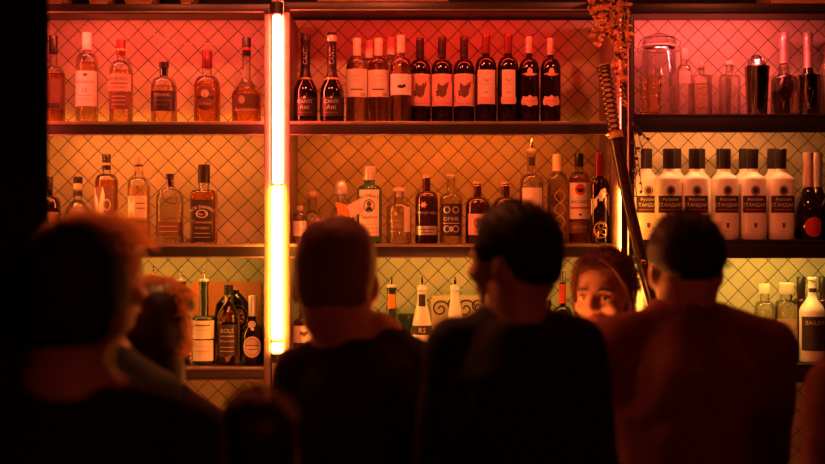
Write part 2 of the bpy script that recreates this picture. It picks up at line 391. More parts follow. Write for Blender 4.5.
def bottle(name, label, row, x, w, top, sh, nk, nw, shape='round', body='clear', liq=None, cap=None, labels=(), Y=.13, n=2.0, dr=1.0,
           group=None, cat='bottle', rz=0.0, foil=None, pour=False, thin=.0028, extra=None, lean=0.0):
    base = {'1': SH1, '2': SH2, '3': SH3, 'r1': RZ1, 'r2': RZ2, 'r3': RZ3}[row]+.0005
    k = K(Y); zz = lambda py: Z(py, Y)-base
    t = thing(name, label, cat, (X(x, Y), Y, base), rz, group)
    if lean: t.rotation_euler = (0, lean, rz)
    R = w*k/2; rn = nw*k/2; H = zz(top)
    zs, zn = zz(sh), zz(nk)
    P = prof_pts(R, rn, zs, zn, H, shape, not (cap or foil))
    def sect_for(Rb):
        def sect(a, r):
            q = max(0, min(1, (r-rn)/max(1e-6, R-rn))) if R > rn else 0
            e = 2+(n-2)*q; d = 1+(dr-1)*q
            c, s_ = math.cos(a), math.sin(a); f = (abs(c)**e+abs(s_)**e)**(-1/e)
            return r*f*c, r*f*s_*d
        return sect
    seg = 40 if n > 2.1 else 32
    bm_ = M[body]; mb = MB(); mb.lathe(P, bm_, seg, sect=sect_for(R))
    is_glass = body.startswith('clear')
    if is_glass:
        inner = [(max(r-thin, .002), z if z > .02 else .007) for r, z in P if z > .003 and z < H-.004]
        inner = [(inner[0][0]*.85, .007)]+[q for q in inner[1:] if q[1] > .0072]
        mb.lathe(inner, bm_, seg, sect=sect_for(R), flip=True)
    mb.build('glass_body', t)
    if is_glass and liq:
        lm, ly = liq; zl = zz(ly)
        lp = [(max(r-thin+.0005, .002), z if z > .02 else .0065) for r, z in P if z > .003 and z < zl]
        lp = [(lp[0][0]*.85, .0065)]+[q for q in lp[1:] if q[1] > .0068]+[(radius_at(P, zl)-thin+.0005, zl)]
        mb = MB(); mb.lathe(lp, M[lm], seg, sect=sect_for(R)); mb.build('liquid', t)
    def surf(u, z, off):
        r = radius_at(P, z)
        q = max(0, min(1, (r-rn)/max(1e-6, R-rn))); e = 2+(n-2)*q; d = 1+(dr-1)*q
        if e < 2.2:
            a = u/r; a = max(-PI*.9, min(PI*.9, a)); return ((r+off)*math.sin(a), -(r+off)*math.cos(a)*d, z)
        xx = max(-r*.985, min(r*.985, u)); return (xx, -(r*d*(1-abs(xx/r)**e)**(1/e)+off), z)
    def patch(mb, u0, u1, z0, z1, m, off, nx=14, nz=None):
        nz = nz or max(1, int(abs(z1-z0)/.008)); vs = []; fs = []
        for j in range(nz+1):
            for i in range(nx+1): vs.append(surf(u0+(u1-u0)*i/nx, z0+(z1-z0)*j/nz, off))
        for j in range(nz):
            for i in range(nx): a = j*(nx+1)+i; fs.append((a, a+1, a+nx+2, a+nx+1))
        mb.add(vs, fs, m)
    def poly(mb, pts, m, off):
        cx = sum(p[0] for p in pts)/len(pts); cz = sum(p[1] for p in pts)/len(pts); N = len(pts)
        vs = [surf(cx, cz, off)]
        for f in (.5, 1.0):
            vs += [surf(cx+(a-cx)*f, cz+(b-cz)*f, off) for a, b in pts]
        fs = [(0, 1+i, 1+(i+1) % N) for i in range(N)]+[(1+i, 1+N+i, 1+N+(i+1) % N, 1+(i+1) % N) for i in range(N)]
        mb.add(vs, fs, m)
    for L in labels:
        nm = L.get('name', 'label'); mb = MB()
        if 'm' in L:
            hw = L.get('hw', .95)*R*(1.25 if n < 2.2 else 1.0); c = L.get('cx', 0)*k
            patch(mb, c-hw, c+hw, zz(L['y1']), zz(L['y0']), M[L['m']], .0007)
        for d in L.get('d', ()):
            kind, m = d[0], M[d[1]]
            if kind == 'T':
                _, _, s, y, h = d[:5]; cxp = d[5] if len(d) > 5 else 0; arch = d[6] if len(d) > 6 else 0; vert = len(d) > 7 and d[7]
                vs, fs = text2d(s); vv = []
                for a, b in vs:
                    if vert: a, b = -b, a
                    vv.append(surf((cxp+a*h)*k, zz(y)+b*h*k-arch*(a*h*k)**2/(R+1e-6), .0014))
                mb.add(vv, fs, m)
            elif kind == 'D':
                _, _, cx, y, rx, ry = d[:6]
                poly(mb, [((cx+rx*math.cos(2*PI*i/20))*k, zz(y)+ry*k*math.sin(2*PI*i/20)) for i in range(20)], m, d[6] if len(d) > 6 else .0012)
            elif kind == 'B':
                _, _, x0, y0, x1, y1 = d[:6]; patch(mb, x0*k, x1*k, zz(y1), zz(y0), m, .0012, 8)
            elif kind == 'P':
                poly(mb, [(a*k, zz(b)) for a, b in d[2]], m, d[3] if len(d) > 3 else .0012)
            elif kind == 'O':
                _, _, cx, y, rx, ry, wd = d; vs = []; fs = []; N = 28
                for i in range(N):
                    a = 2*PI*i/N
                    for f in (1, 1-wd): vs.append(surf((cx+rx*f*math.cos(a))*k, zz(y)+ry*f*k*math.sin(a), .0013))
                for i in range(N): j = (i+1) % N; fs.append((2*i, 2*j, 2*j+1, 2*i+1))
                mb.add(vs, fs, m)
        mb.build(nm, t)
    if foil:                                            # sleeve that follows the neck: (material, y_bottom, [decor])
        fm, fy = foil[0], foil[1]; z0 = zz(fy); fp = []
        for i in range(9):
            z = z0+(H-z0)*i/8; fp.append((radius_at(P, min(z, H-.016))+.0012, z))
        fp += [(fp[-1][0]*.9, H+.002), (fp[-1][0]*.5, H+.0025)]
        mb = MB(); mb.lathe(fp, M[fm], 28)
        for d in foil[2:]:
            s, y, h, m = d; vs, fs = text2d(s); vv = []
            for a, b in vs: vv.append(surf(-b*h*k, zz(y)+a*h*k, .0022))
            mb.add(vv, fs, M[m])
        mb.build('foil', t)
    if cap:                                             # (material, y_bottom, width px[, style])
        cm, cy_, cw = cap[:3]; r = cw*k/2; z0 = zz(cy_); zt = H+.001; st = cap[3] if len(cap) > 3 else ''
        if st == 'egg':
            pr = [(r*.6, z0), (r*.62, z0+.2*(zt-z0)), (r*.62, z0+.28*(zt-z0)), (r, z0+.34*(zt-z0)), (r, z0+.6*(zt-z0)), (r*.86, z0+.8*(zt-z0)), (r*.5, z0+.96*(zt-z0)), (r*.1, zt)]
        elif st == 'ball':
            pr = [(r*.45, z0), (r*.5, z0+.12*(zt-z0))]+[(max(.1*r, r*math.sin(a)), z0+(zt-z0)*(.55-.45*math.cos(a))) for a in [PI*q/10 for q in range(2, 11)]]
        elif st == 'tee':
            pr = [(r*.72, z0), (r*.72, z0+.62*(zt-z0)), (r, z0+.63*(zt-z0)), (r, zt-.001), (r*.9, zt)]
        else:
            pr = [(r*.97, z0), (r, z0+.002), (r, zt-.0025), (r*.9, zt)]
        mb = MB(); mb.lathe(pr, M[cm], 24)
        if len(cap) > 4: mb.lathe([(r*1.02, z0+.3*(zt-z0)), (r*1.04, z0+.32*(zt-z0)), (r*1.04, z0+.42*(zt-z0)), (r*1.02, z0+.44*(zt-z0))], M[cap[4]], 24)
        mb.build('cap' if st in ('', 'tee') else 'stopper', t)
    if pour:
        mb = MB(); mb.lathe([(rn*1.0, H-.004), (rn*1.08, H-.002), (rn*1.08, H+.006), (rn*.5, H+.009)], M['silver'], 20)
        tip = zz(pour); hh = tip-H
        mb.tube([(0, 0, H+.01), (0, 0, H+hh*.35), (.0, 0, H+hh*.7), (.001, 0, tip)], [rn*.38, rn*.36, rn*.28, rn*.16], M['steel'], 10)
        mb.build('pourer', t)
    if extra: extra(t, surf, zz, k, R, H)
    return t
def LB(y0, y1, m, d=(), hw=.95, cx=0, name='label'): return dict(y0=y0, y1=y1, m=m, d=d, hw=hw, cx=cx, name=name)
def DC(d, name='emblem'): return dict(d=d, name=name)

WG = 'spirit bottles in the whisky bay'
# ---- upper shelf, whisky bay
bottle('whisky_bottle', 'bottle half hidden by the pillar on the upper whisky shelf', '1', 53.5, 23, 36, 78, 66, 8, body='clear', liq=('whisky_dark', 74), cap=('capdark', 54, 8.5),
       labels=[LB(80, 110, 'brownlab', [('B', 'darklab', -9, 104, 9, 109)])], group=WG)
bottle('whisky_bottle', 'tall bottle with long cream cap, cream label and dark triangle emblem', '1', 87, 22, 33, 66, 53, 8.5, body='clear', liq=('whisky', 63), cap=('capcream', 50, 9.5),
       labels=[LB(72, 107, 'cream', [('T', 'ink', 'MACALLAN', 83, 2.6), ('T', 'redink', '12', 91, 4), ('D', 'brownlab', 1, 76, 2.2, 1.6), ('B', 'tan', -8, 96, 8, 97), ('B', 'tan', -7, 100, 7, 100.7)], cx=1),
               DC([('P', 'darklab', [(-3.5, 56.5), (3.5, 56.5), (0, 63)])])], group=WG)
bottle('whisky_bottle', 'bottle with dark red cap and two stacked tan labels on upper shelf', '1', 121, 23.5, 40, 73, 61, 8.5, body='clear', liq=('whisky', 71), cap=('capred', 56, 9, '', 'goldink'),
       labels=[LB(75, 92, 'tan', [('T', 'darklab', 'BENRIACH', 80, 3), ('B', 'darklab', -9, 84, 9, 85), ('T', 'darklab', 'SINGLE MALT', 88.5, 2)]),
               LB(93, 110, 'brownlab', [('B', 'tan', -7, 97, 7, 97.8), ('B', 'tan', -7, 101, 7, 101.8), ('B', 'tan', -7, 105, 7, 105.6)], hw=.8)], group=WG)
bottle('whisky_bottle', 'short squat bottle with flat black stopper and near-black label', '1', 164, 26, 62.5, 88, 77, 9, body='clear', liq=('whisky', 86), cap=('capdark', 76, 10, 'tee'),
       labels=[LB(92, 112, 'darklab', [('T', 'tan', 'TEELING', 96, 3), ('B', 'brownlab', -9, 101, 9, 102), ('T', 'brownlab', 'WHISKEY', 106, 2.2)])], group=WG)
bottle('whisky_bottle', 'round-shouldered bottle with wine-red capsule and large dark crest', '1', 207, 26.5, 51, 88, 76, 10, body='clear', liq=('whisky_dark', 82), cap=('capred', 69, 10.5),
       labels=[DC([('P', 'brownlab', [(-9, 92), (-4, 88), (0, 87), (4, 88), (9, 92), (10, 100), (8, 108), (0, 112), (-8, 108), (-10, 100)]), ('D', 'tan', 0, 95, 4, 4, .0016), ('P', 'darklab', [(-9, 97), (0, 95), (9, 97), (9, 101), (0, 99), (-9, 101)], .0018), ('T', 'goldink', 'CHIVAS', 105, 2.6)], 'label')], group=WG)
bottle('cognac_bottle', 'long thin-necked bottle with flared base next to the bright tube', '1', 246.5, 29, 38, 96, 76, 8.5, 'slope', body='clear', liq=('whisky_dark', 88), cap=('capdark', 56, 9, '', 'redlab'),
       labels=[LB(95, 109, 'brownlab', [('D', 'tan', -3, 101, 3.5, 4), ('B', 'tan', -11, 110, 11, 112)], hw=.9), DC([('O', 'brownlab', -3, 87, 3.5, 2.2, .35)])], group=WG)
# ---- wine shelf
for x, tf, lab, fm in ((305.5, 34, 'dark sparkling wine bottle closest to the bright tube, dull dark foil', 'foildark'), (332, 33, 'sparkling wine bottle with pale crinkled foil top beside its darker twin', 'foilpink')):
    bottle('sparkling_wine_bottle', lab, '1', x, 24, tf, 93, 70, 8.5, 'slope', Y=.05, body='dark', foil=('foildark', 78, ('CANTI', 56, 4.2, 'silverink')), cap=(fm, tf+13, 10.5, 'egg'),
           labels=[LB(98, 117, 'darklab', [('T', 'silverink', 'CANTI', 102.5, 3.4), ('D', 'silverink', 0, 98.5, 1.3, 1.3), ('T', 'silverink', 'Asti', 108, 4), ('B', 'brownlab', -7, 113, 7, 114)]),
                   dict(y0=78, y1=80, m='goldink', hw=.55, name='neck_band')], group='sparkling wine bottles on the wine shelf')
PW = 'pale wine bottles on the wine shelf'
wl = [('B', 'darklab', -6, 90, 6, 91), ('B', 'tan', -5, 77, 5, 77.6), ('B', 'tan', -5, 81, 5, 81.6), ('B', 'tan', 4, 94, 10, 97)]
for x, tp, Y, lab, ll in ((369, 41, .235, 'pale wine bottle standing behind the first two pale ones', ()), (391, 38, .235, 'pale wine bottle tucked behind the one with dark-mark label', ()),
                          (357, 39, .11, 'pale wine bottle next to the sparkling wine, cream capsule and tall label', [LB(70, 98, 'cream', wl)]),
                          (378.5, 39, .11, 'middle pale wine bottle of the front three, tall cream label', [LB(71, 98, 'cream', wl)]),
                          (401, 36, .07, 'pale wine bottle with white label bearing one small dark mark', [LB(75, 96, 'white', [('P', 'darklab', [(-4, 87), (-1, 86), (4, 85), (5, 88), (1, 89.5), (-3, 89)])])])):
    bottle('white_wine_bottle', lab, '1', x, 22 if Y < .2 else 20, tp, 70, 58, 7.6, body='clear', liq=('rose', 64), foil=('capcream', tp+17), labels=ll, Y=Y, group=PW)
DW = 'dark red wine bottles on the wine shelf'
for x, tp, lab in ((420, 38.5, 'dark red wine bottle beside the pale ones, swoosh label with medallion'), (442, 37.5, 'dark wine bottle in the middle of the three swoosh-labelled ones'),
                   (464, 37.5, 'last of the three swoosh-labelled dark wine bottles, beside tall cream labels')):
    bottle('red_wine_bottle', lab, '1', x, 21.5, tp, 72, 60, 7.6, body='dark', foil=('foildark', 58), Y=.145,
           labels=[LB(75, 107, 'pinklab', [('P', 'darklab', [(11, 76), (11, 84), (4, 92), (-4, 97), (-11, 103), (-11, 97), (-6, 92), (3, 86), (8, 80)]),
                                          ('P', 'brownlab', [(-4, 84), (4, 84), (5, 88), (4, 96), (0, 99), (-4, 96), (-5, 88)], .0016), ('B', 'tan', -9, 104, 9, 104.6)])], group=DW)
for x, hw, lab in ((486, .74, 'red wine bottle with wide tall cream label and gold capsule band'), (508, .52, 'red wine bottle with narrow tall cream label and gold capsule band')):
    bottle('red_wine_bottle', lab, '1', x, 21.5, 35, 69, 57, 7.8, body='dark', foil=('capred', 54),
           labels=[LB(71, 105, 'cream', [('P', 'tan', [(-4, 79), (0, 81), (4, 79), (1, 83), (-1, 83)]), ('B', 'tan', -5, 85, 5, 85.6), ('P', 'tan', [(-4, 95), (0, 92), (4, 95), (0, 94)]), ('B', 'pinklab', -8, 98, 8, 104)], hw=hw),
                   dict(y0=48.5, y1=50, m='goldink', hw=.55, name='neck_band')], group=DW)
def star(cy): return [(0, cy-6), (3, cy-4), (7, cy-5), (8.5, cy-2), (9.5, cy+1), (8, cy+4), (4, cy+4), (0, cy+6), (-4, cy+4), (-8, cy+4), (-9.5, cy+1), (-8.5, cy-2), (-7, cy-5), (-3, cy-4)]
for x, tp, lab in ((529, 37.5, 'taller black bottle with pink capsule and star-shaped plaque label'), (550.5, 39, 'black bottle at the end of the wine row, pink capsule and plaque label')):
    bottle('red_wine_bottle', lab, '1', x, 20.5, tp, 71, 59, 7, body='dark', foil=('foilpink', tp+16),
           labels=[DC([('P', 'pinklab', star(102)), ('B', 'tan', -6, 101.5, 6, 102.3)], 'label'), DC([('D', 'pinklab', 0, 72.5, 2.6, 3.4), ('P', 'pinklab', [(-8, 75), (-3, 74), (3, 74), (8, 75), (3, 77), (-3, 77)])])], group=DW)
# ---- glassware bay, upper shelf
def zr(py, Y): return Z(py, Y)-RZ1
t = thing('clip_top_jar', 'big clear clip-top glass jar beside the black upright', 'jar', (X(659, .16), .16, RZ1+.0005)); k = K(.16)
mb = MB(); R = 17*k; H = zr(47, .16); P = [(R*.85, 0), (R, .01), (R, H-.02), (R*.86, H-.008), (R*.86, H)]
mb.lathe(P, M['clear'], 40); mb.lathe([(R*.8, .008), (R-.004, .016), (R-.004, H-.02), (R*.86-.004, H-.009), (R*.86-.004, H-.001)], M['clear'], 40, flip=True); mb.build('glass_body', t)
mb = MB(); mb.lathe([(R*.95, H+.004), (R*1.02, H+.01), (R*1.02, H+.024), (R*.9, H+.034), (R*.3, H+.05), (.006, H+.052)], M['clear'], 36); mb.build('lid', t)
mb = MB(); mb.lathe([(R*.9, H-.002), (R*.97, H), (R*.97, H+.004), (R*.9, H+.006)], M['capcream'], 36); mb.build('seal', t)
mb = MB()
for zc in (H-.012, H+.028): mb.tube([(R*1.05*math.cos(a), R*1.05*math.sin(a), zc) for a in [2*PI*q/36 for q in range(37)]], .0018, M['steel'], 6)
mb.tube([(-R*1.05, 0, H-.012), (-R*1.25, -.005, H-.03), (-R*1.22, 0, H+.005), (-R*1.05, 0, H+.028)], .002, M['steel'], 6)
mb.tube([(R*1.05, 0, H-.012), (R*1.22, 0, H+.005), (R*1.28, 0, H+.02), (R*1.05, 0, H+.028)], .002, M['steel'], 6); mb.build('clasp', t)
def tumbler(name, label, x, w, top, Y, base, wob=0.0, group=None, thick=.003, m='clear', flare=1.12):
    k = K(Y); R = w*k/2; H = Z(top, Y)-base; t = thing(name, label, 'glass', (X(x, Y), Y, base+.0005), 0, group)
    mb = MB()
    def sect(a, r): f = 1+wob*(.5+.5*math.cos(9*a)); return r*f*math.cos(a), r*f*math.sin(a)
    N = 14
    out = [((R/flare)*(.9 if i == 0 else 1+(flare-1)*i/N)*(1+wob*.8*math.sin(i*2.4)), H*i/N) for i in range(N+1)]
    inn = [((R/flare)*(1+(flare-1)*i/N)*(1+wob*.8*math.sin(i*2.4))-thick, max(.009, H*i/N)) for i in range(N, -1, -1)]
    inn = [q for i, q in enumerate(inn) if i == 0 or q[1] < inn[i-1][1]]
    mb.lathe(out+inn, M[m], 36, sect=sect if wob else None); mb.build('glass_body', t); return t
tumbler('tumbler', 'crinkled yellowish cut-glass tumbler in front of the clip-top jar', 650.5, 20, 77, .036, RZ1, .10, thick=.005, m='crystal')
bottle('liqueur_bottle', 'slim clear bottle with pale stopper just right of the clip-top jar', 'r1', 684, 15, 49, 74, 65, 7.5, body='clear', cap=('capcream', 60, 7.5), labels=[LB(72, 84, 'pinklab', [('B', 'tan', -5, 77, 5, 77.6)], hw=.7)], Y=.16)
bottle('decanter', 'square-shouldered clear decanter with small white ball stopper', 'r1', 701.5, 19, 62, 79, 75, 6.5, 'square', body='clear', liq=('pale_liq', 84), cap=('capcream', 71, 6.5, 'ball'), Y=.17, n=4, dr=.8)
bottle('decanter', 'clear decanter with pale stopper behind the mixing glass', 'r1', 729.5, 21, 61, 80, 75, 8, 'square', body='clear', cap=('capcream', 72, 9, 'tee'), Y=.20, n=4, dr=.7)
tumbler('mixing_glass', 'ribbed clear mixing glass in front of a stoppered decanter', 719.5, 24, 76, .10, RZ1, .03, thick=.004)
t = thing('cocktail_shaker', 'dark mirror-like steel shaker tin on the glassware shelf', 'shaker', (X(757, .11), .11, RZ1+.0005)); k = K(.11)
H = zr(67, .11); mb = MB(); mb.lathe([(9.5*k, 0), (9.8*k, .004), (12.3*k, H-.003), (12.8*k, H), (12.4*k, H+.001), (12*k, H-.003), (9.4*k, .006)], M['steel'], 40, closed=True); mb.build('tin_body', t)
t = thing('cocktail_strainer', 'coiled wire strainer sitting in the mouth of the shaker tin', 'strainer', (X(757, .11), .11, RZ1+H+.002))
mb = MB(); mb.lathe([(.001, .001), (11*k, 0), (11.2*k, .0015), (.001, .0025)], M['steel'], 28, closed=False); mb.build('plate', t)
mb = MB()
for j in range(5):
    rr = (9-.9*j)*k; mb.tube([(rr*math.cos(a), rr*.5*math.sin(a)-.004, .006+.004*j+.022*max(0, math.sin(a))) for a in [2*PI*q/20 for q in range(21)]], .0014, M['steel'], 5)
mb.build('spring_coil', t)
SP = 'sparkling wine bottles behind the barware'
bottle('sparkling_wine_bottle', 'sparkling wine bottle behind the ball-stoppered carafe', 'r1', 784, 21, 33, 90, 64, 8, 'slope', body='dark', foil=('foilpink', 68), cap=('foilpink', 44, 9.5, 'egg'), Y=.22, group=SP)
bottle('sparkling_wine_bottle', 'sparkling wine bottle behind the dark steel mug', 'r1', 808, 21, 33, 90, 64, 8, 'slope', body='dark', foil=('foilpink', 68), cap=('foilpink', 44, 9.5, 'egg'), Y=.22, group=SP)
bottle('carafe', 'clear glass carafe with a round glass ball stopper', 'r1', 784, 26, 63.5, 82, 75.5, 9, 'square', body='clear', liq=('pale_liq', 92), cap=('clear', 76, 12, 'ball'), Y=.10)
tumbler('shot_glass', 'small shot glass squeezed between carafe and steel mug', 794.5, 9, 98, .03, RZ1)
t = thing('steel_mug', 'dark polished steel mug under a foil-topped bottle', 'mug', (X(808.5, .12), .12, RZ1+.0005)); k = K(.12)
H = zr(75.5, .12); mb = MB(); mb.lathe([(11.5*k, 0), (12*k, .004), (12*k, H-.003), (12.3*k, H), (11.7*k, H), (11.5*k, .006)], M['steel'], 40); mb.build('mug_body', t)
t = thing('jigger', 'hourglass jigger standing before the dark steel mug', 'jigger', (X(809, .04), .04, RZ1+.0005)); k = K(.04)
mb = MB(); h = zr(90, .04); mb.lathe([(3.8*k, 0), (4.2*k, .003), (1.6*k, h*.46), (1.6*k, h*.52), (4.8*k, h-.002), (4.8*k, h), (4.3*k, h-.001), (1.3*k, h*.55)], M['steel'], 28); mb.build('double_cup', t)
bottle('spirit_bottle', 'clear bottle cut by the picture edge past the steel mug', 'r1', 829, 16, 45, 72, 60, 8, body='clear', cap=('capred', 58, 9), Y=.13)

# ---- middle shelf, whisky bay
bottle('liqueur_bottle', 'dark bottle against the pillar on the middle whisky shelf', '2', 48.5, 24, 177, 205, 196, 8.5, body='dark', cap=('capdark', 190, 9), labels=[LB(212, 236, 'brownlab')], group=WG)
bottle('whisky_bottle', 'bulbous clear bottle with ringed neck behind fluffy hair', '2', 78, 30, 177, 214, 200, 9, 'bulb', body='clear', liq=('whisky', 215), cap=('capdark', 183, 9),
       labels=[dict(y0=184, y1=189, m='tan', hw=.3, name='neck_band'), dict(y0=191, y1=196, m='darklab', hw=.3, name='neck_label')], group=WG)
bottle('whisky_bottle', 'tallest bottle of the middle whisky shelf, half-cream label', '2', 106.5, 23, 154.5, 183, 174, 8.5, body='clear', liq=('whisky_dark', 180), cap=('capdark', 170, 8.5, '', 'goldink'),
       labels=[LB(187, 236, 'brownlab', [('P', 'cream', [(-12, 187.5), (-1, 187.5), (1, 195), (0, 214), (-2, 235), (-12, 235)]), ('O', 'tan', 3, 205, 4, 6, .3)])], group=WG)
bottle('whisky_bottle', 'straight-sided bottle with cream upper and dark lower label', '2', 139, 22, 157, 188, 177, 9, 'round', body='clear', liq=('whisky', 186), cap=('tan', 171, 8.5, '', 'capdark'),
       labels=[LB(196, 218, 'tan', [('P', 'cream', [(-9, 197), (-2, 197), (-2, 217), (-9, 217)]), ('B', 'darklab', 0, 203, 8, 204), ('B', 'darklab', 0, 208, 8, 208.8)], hw=.85),
               LB(220, 234, 'brownlab', [('P', 'tan', [(-9, 221), (-3, 221), (-3, 233), (-9, 233)])], hw=.85)], n=2.6, group=WG)
bottle('whisky_bottle', 'flat flask bottle with black cap and low dark band label', '2', 170, 27, 174, 199, 189, 7.5, 'round', body='clear', liq=('pale_liq', 197), cap=('capdark', 187, 8, 'tee'),
       labels=[LB(222, 236, 'brownlab', [('B', 'tan', -9, 226, 9, 226.7), ('B', 'tan', -9, 231, 9, 231.7)], hw=1.0)], n=3.0, dr=.6, group=WG)
bottle('whiskey_bottle', 'square bottle with black label and arched white lettering', '2', 204, 25.5, 165, 196, 190, 11, 'square', body='clear', liq=('whisky_dark', 192), cap=('capdark', 183, 12),
       labels=[LB(200, 242, 'darklab', [('T', 'cream', "JACK DANIEL'S", 207, 3.1, 0, .35), ('O', 'cream', 0, 214, 6, 4, .18), ('T', 'cream', 'No. 7', 214, 2.6), ('T', 'tan', 'Tennessee', 222, 3), ('T', 'tan', 'WHISKEY', 228, 2.4), ('B', 'tan', -8, 233, 8, 233.6), ('B', 'tan', -8, 237, 8, 237.6)], hw=.88)], n=5, dr=1, group=WG)
# ---- middle shelf, middle bay
bottle('spirit_bottle', 'white-labelled bottle squeezed against the tube side upright', '2', 300, 14, 206, 216, 213, 7, body='clear', liq=('pale_liq', 219), cap=('capcream', 211, 7), labels=[LB(221, 236, 'white')], Y=.05)
bottle('liqueur_bottle', 'rounded clear bottle with round glass stopper behind cropped hair', '2', 312.5, 27, 190, 224, 210, 9, 'bulb', body='clear', liq=('whisky', 222), cap=('cork', 201, 11, 'ball'), Y=.15)
def tagcard(t, surf, zz, k, R, H):
    mb = MB()
    for pts, m in (([(-5*k, 202), (6*k, 205), (9*k, 217), (-2*k, 214)], 'orangeboard'), ([(7*k, 206), (19*k, 199), (23*k, 212), (10*k, 218)], 'pinklab')):
        y = -.052; q = [(a, y, zz(b)) for a, b in pts]; q += [(a, y+.0012, b) for a, y, b in q]
        mb.add(q, [(0, 1, 2, 3), (7, 6, 5, 4), (0, 4, 5, 1), (1, 5, 6, 2), (2, 6, 7, 3), (3, 7, 4, 0)], M[m], False)
    mb.tube([(6*k, -.051, zz(206)), (3*k, -.03, zz(202)), (0, -5.2*k, zz(199))], .0008, M['twig'], 5); mb.build('neck_tag', t)
bottle('gin_bottle', 'bottle with silver egg-shaped stopper and folded pink neck tag', '2', 341, 30, 180, 222, 206, 8, 'bulb', body='clear', liq=('pale_liq', 222), cap=('silver', 202, 13, 'egg'), Y=.14, extra=tagcard)
bottle('gin_bottle', 'square pale blue gin bottle with oval portrait label', '2', 369.5, 25, 167, 193, 185, 11, 'round', body='clear_blue', liq=('pale_liq', 191), cap=('silver', 180, 12),
       labels=[LB(190, 236, 'cream', [('T', 'ink', 'BOMBAY', 196, 3.4, 0, .3), ('O', 'ink', 0, 206, 5.5, 6.5, .15), ('D', 'brownlab', 0, 204, 2.4, 2.8), ('P', 'ink', [(-3.6, 211), (-2, 207), (2, 207), (3.6, 211)]), ('T', 'ink', 'Sapphire', 217, 3.2), ('B', 'tan', -8, 224, 8, 224.6), ('B', 'tan', -8, 228, 8, 228.6), ('B', 'tan', -8, 232, 8, 232.6)], hw=.78)], n=4, dr=.85)
bottle('gin_bottle', 'short clear bottle with pale cork and cream strip at one side', '2', 399, 25, 188, 209, 203, 10, 'round', body='clear', liq=('pale_liq', 212), cap=('capcream', 197, 11.5, 'tee'),
       labels=[LB(207, 232, 'cream', hw=.27, cx=9.5, name='strip_label'), DC([('T', 'goldink', 'GIN', 226, 4, -3), ('B', 'goldink', -9, 220, 2, 220.8), ('B', 'goldink', -9, 231, 2, 231.8), ('D', 'goldink', -3, 214, 2, 2)], 'label')])
bottle('gin_bottle', 'dark bottle with white flower emblem and silver band label', '2', 426.5, 23, 175, 199, 191, 8, 'round', body='brown', cap=('cork', 184, 9, 'tee'),
       labels=[DC([('P', 'pinklab', [(math.sin(2*PI*i/12)*(4.2 if i % 2 else 1.6)-3, 205+math.cos(2*PI*i/12)*(4.2 if i % 2 else 1.6)) for i in range(12)]), ('T', 'silverink', 'WHITLEY NEILL', 213, 2.2)]), LB(226, 235, 'silverink', [('B', 'darklab', -8, 229, 8, 229.8), ('B', 'darklab', -6, 232, 6, 232.6)])])
bottle('gin_bottle', 'straight bottle with ornate black and silver scrollwork label', '2', 451, 23, 175, 199, 193, 8.5, 'round', body='clear', liq=('pale_liq', 201), cap=('capcream', 179, 9, 'tee'),
       labels=[LB(204, 236, 'darklab', [('O', 'silverink', -4.5, 210, 3.5, 3.5, .3), ('O', 'silverink', 4.5, 210, 3.5, 3.5, .3), ('T', 'silverink', 'OPIHR', 219, 3.8), ('B', 'silverink', -9, 223, 9, 223.7), ('O', 'silverink', -4.5, 229, 3.5, 3.5, .3), ('O', 'silverink', 4.5, 229, 3.5, 3.5, .3), ('D', 'silverink', 0, 229, 1.4, 3)], hw=.85)])
bottle('gin_bottle', 'round brown apothecary bottle with pink portrait label', '2', 477.5, 24.5, 182, 207, 197, 8, 'round', body='brown', cap=('cork', 188, 8.5, 'tee', 'silverink'),
       labels=[LB(214, 235, 'pinklab', [('O', 'ink', 0, 223, 4, 5, .2), ('D', 'brownlab', 0, 222, 1.8, 2.4), ('P', 'brownlab', [(-3, 228), (-1, 224), (1, 224), (3, 228)])], hw=.72)])
bottle('gin_bottle', 'brown apothecary bottle half hidden behind dark cropped head', '2', 505.5, 24.5, 182, 207, 197, 8, 'round', body='brown', cap=('cork', 188, 8.5, 'tee', 'silverink'), labels=[LB(214, 235, 'pinklab', hw=.72)])
bottle('spirit_bottle', 'clear glowing bottle with steel pouring spout over dark head', '2', 531.5, 24, 151, 183, 174, 9, 'round', body='clear', liq=('pale_liq', 190), pour=137.5,
       labels=[LB(188, 232, 'cream', [('B', 'tan', -9, 200, -2, 200.7), ('B', 'tan', -9, 206, -2, 206.7), ('B', 'tan', -9, 212, -2, 212.7)], hw=.75), dict(y0=157, y1=166, m='darklab', hw=.22, name='neck_label')])
def lattice(t, surf, zz, k, R, H):
    mb = MB()
    for ph in (0, PI):
        for s in (-1, 1):
            mb.tube([Vector(surf(s*5.5*k*math.sin(i/24*PI*4+ph)+1.5*k, zz(241)+(zz(190)-zz(241))*i/24, .0008)) for i in range(25)], .0016, M['goldpaint'], 5)
    mb.build('gold_lattice', t)
bottle('rum_bottle', 'clear bottle wrapped in a golden diamond lattice', '2', 557.5, 20.5, 155, 183, 173, 9.5, body='clear', liq=('pale_liq', 180), foil=('capcream', 171), extra=lattice,
       labels=[DC([('P', 'darklab', [(-8, 197), (-4, 193), (0, 196), (2, 200), (0, 206), (-4, 208), (-8, 204)]), ('T', 'darklab', 'Rum', 214, 4, -3)])])
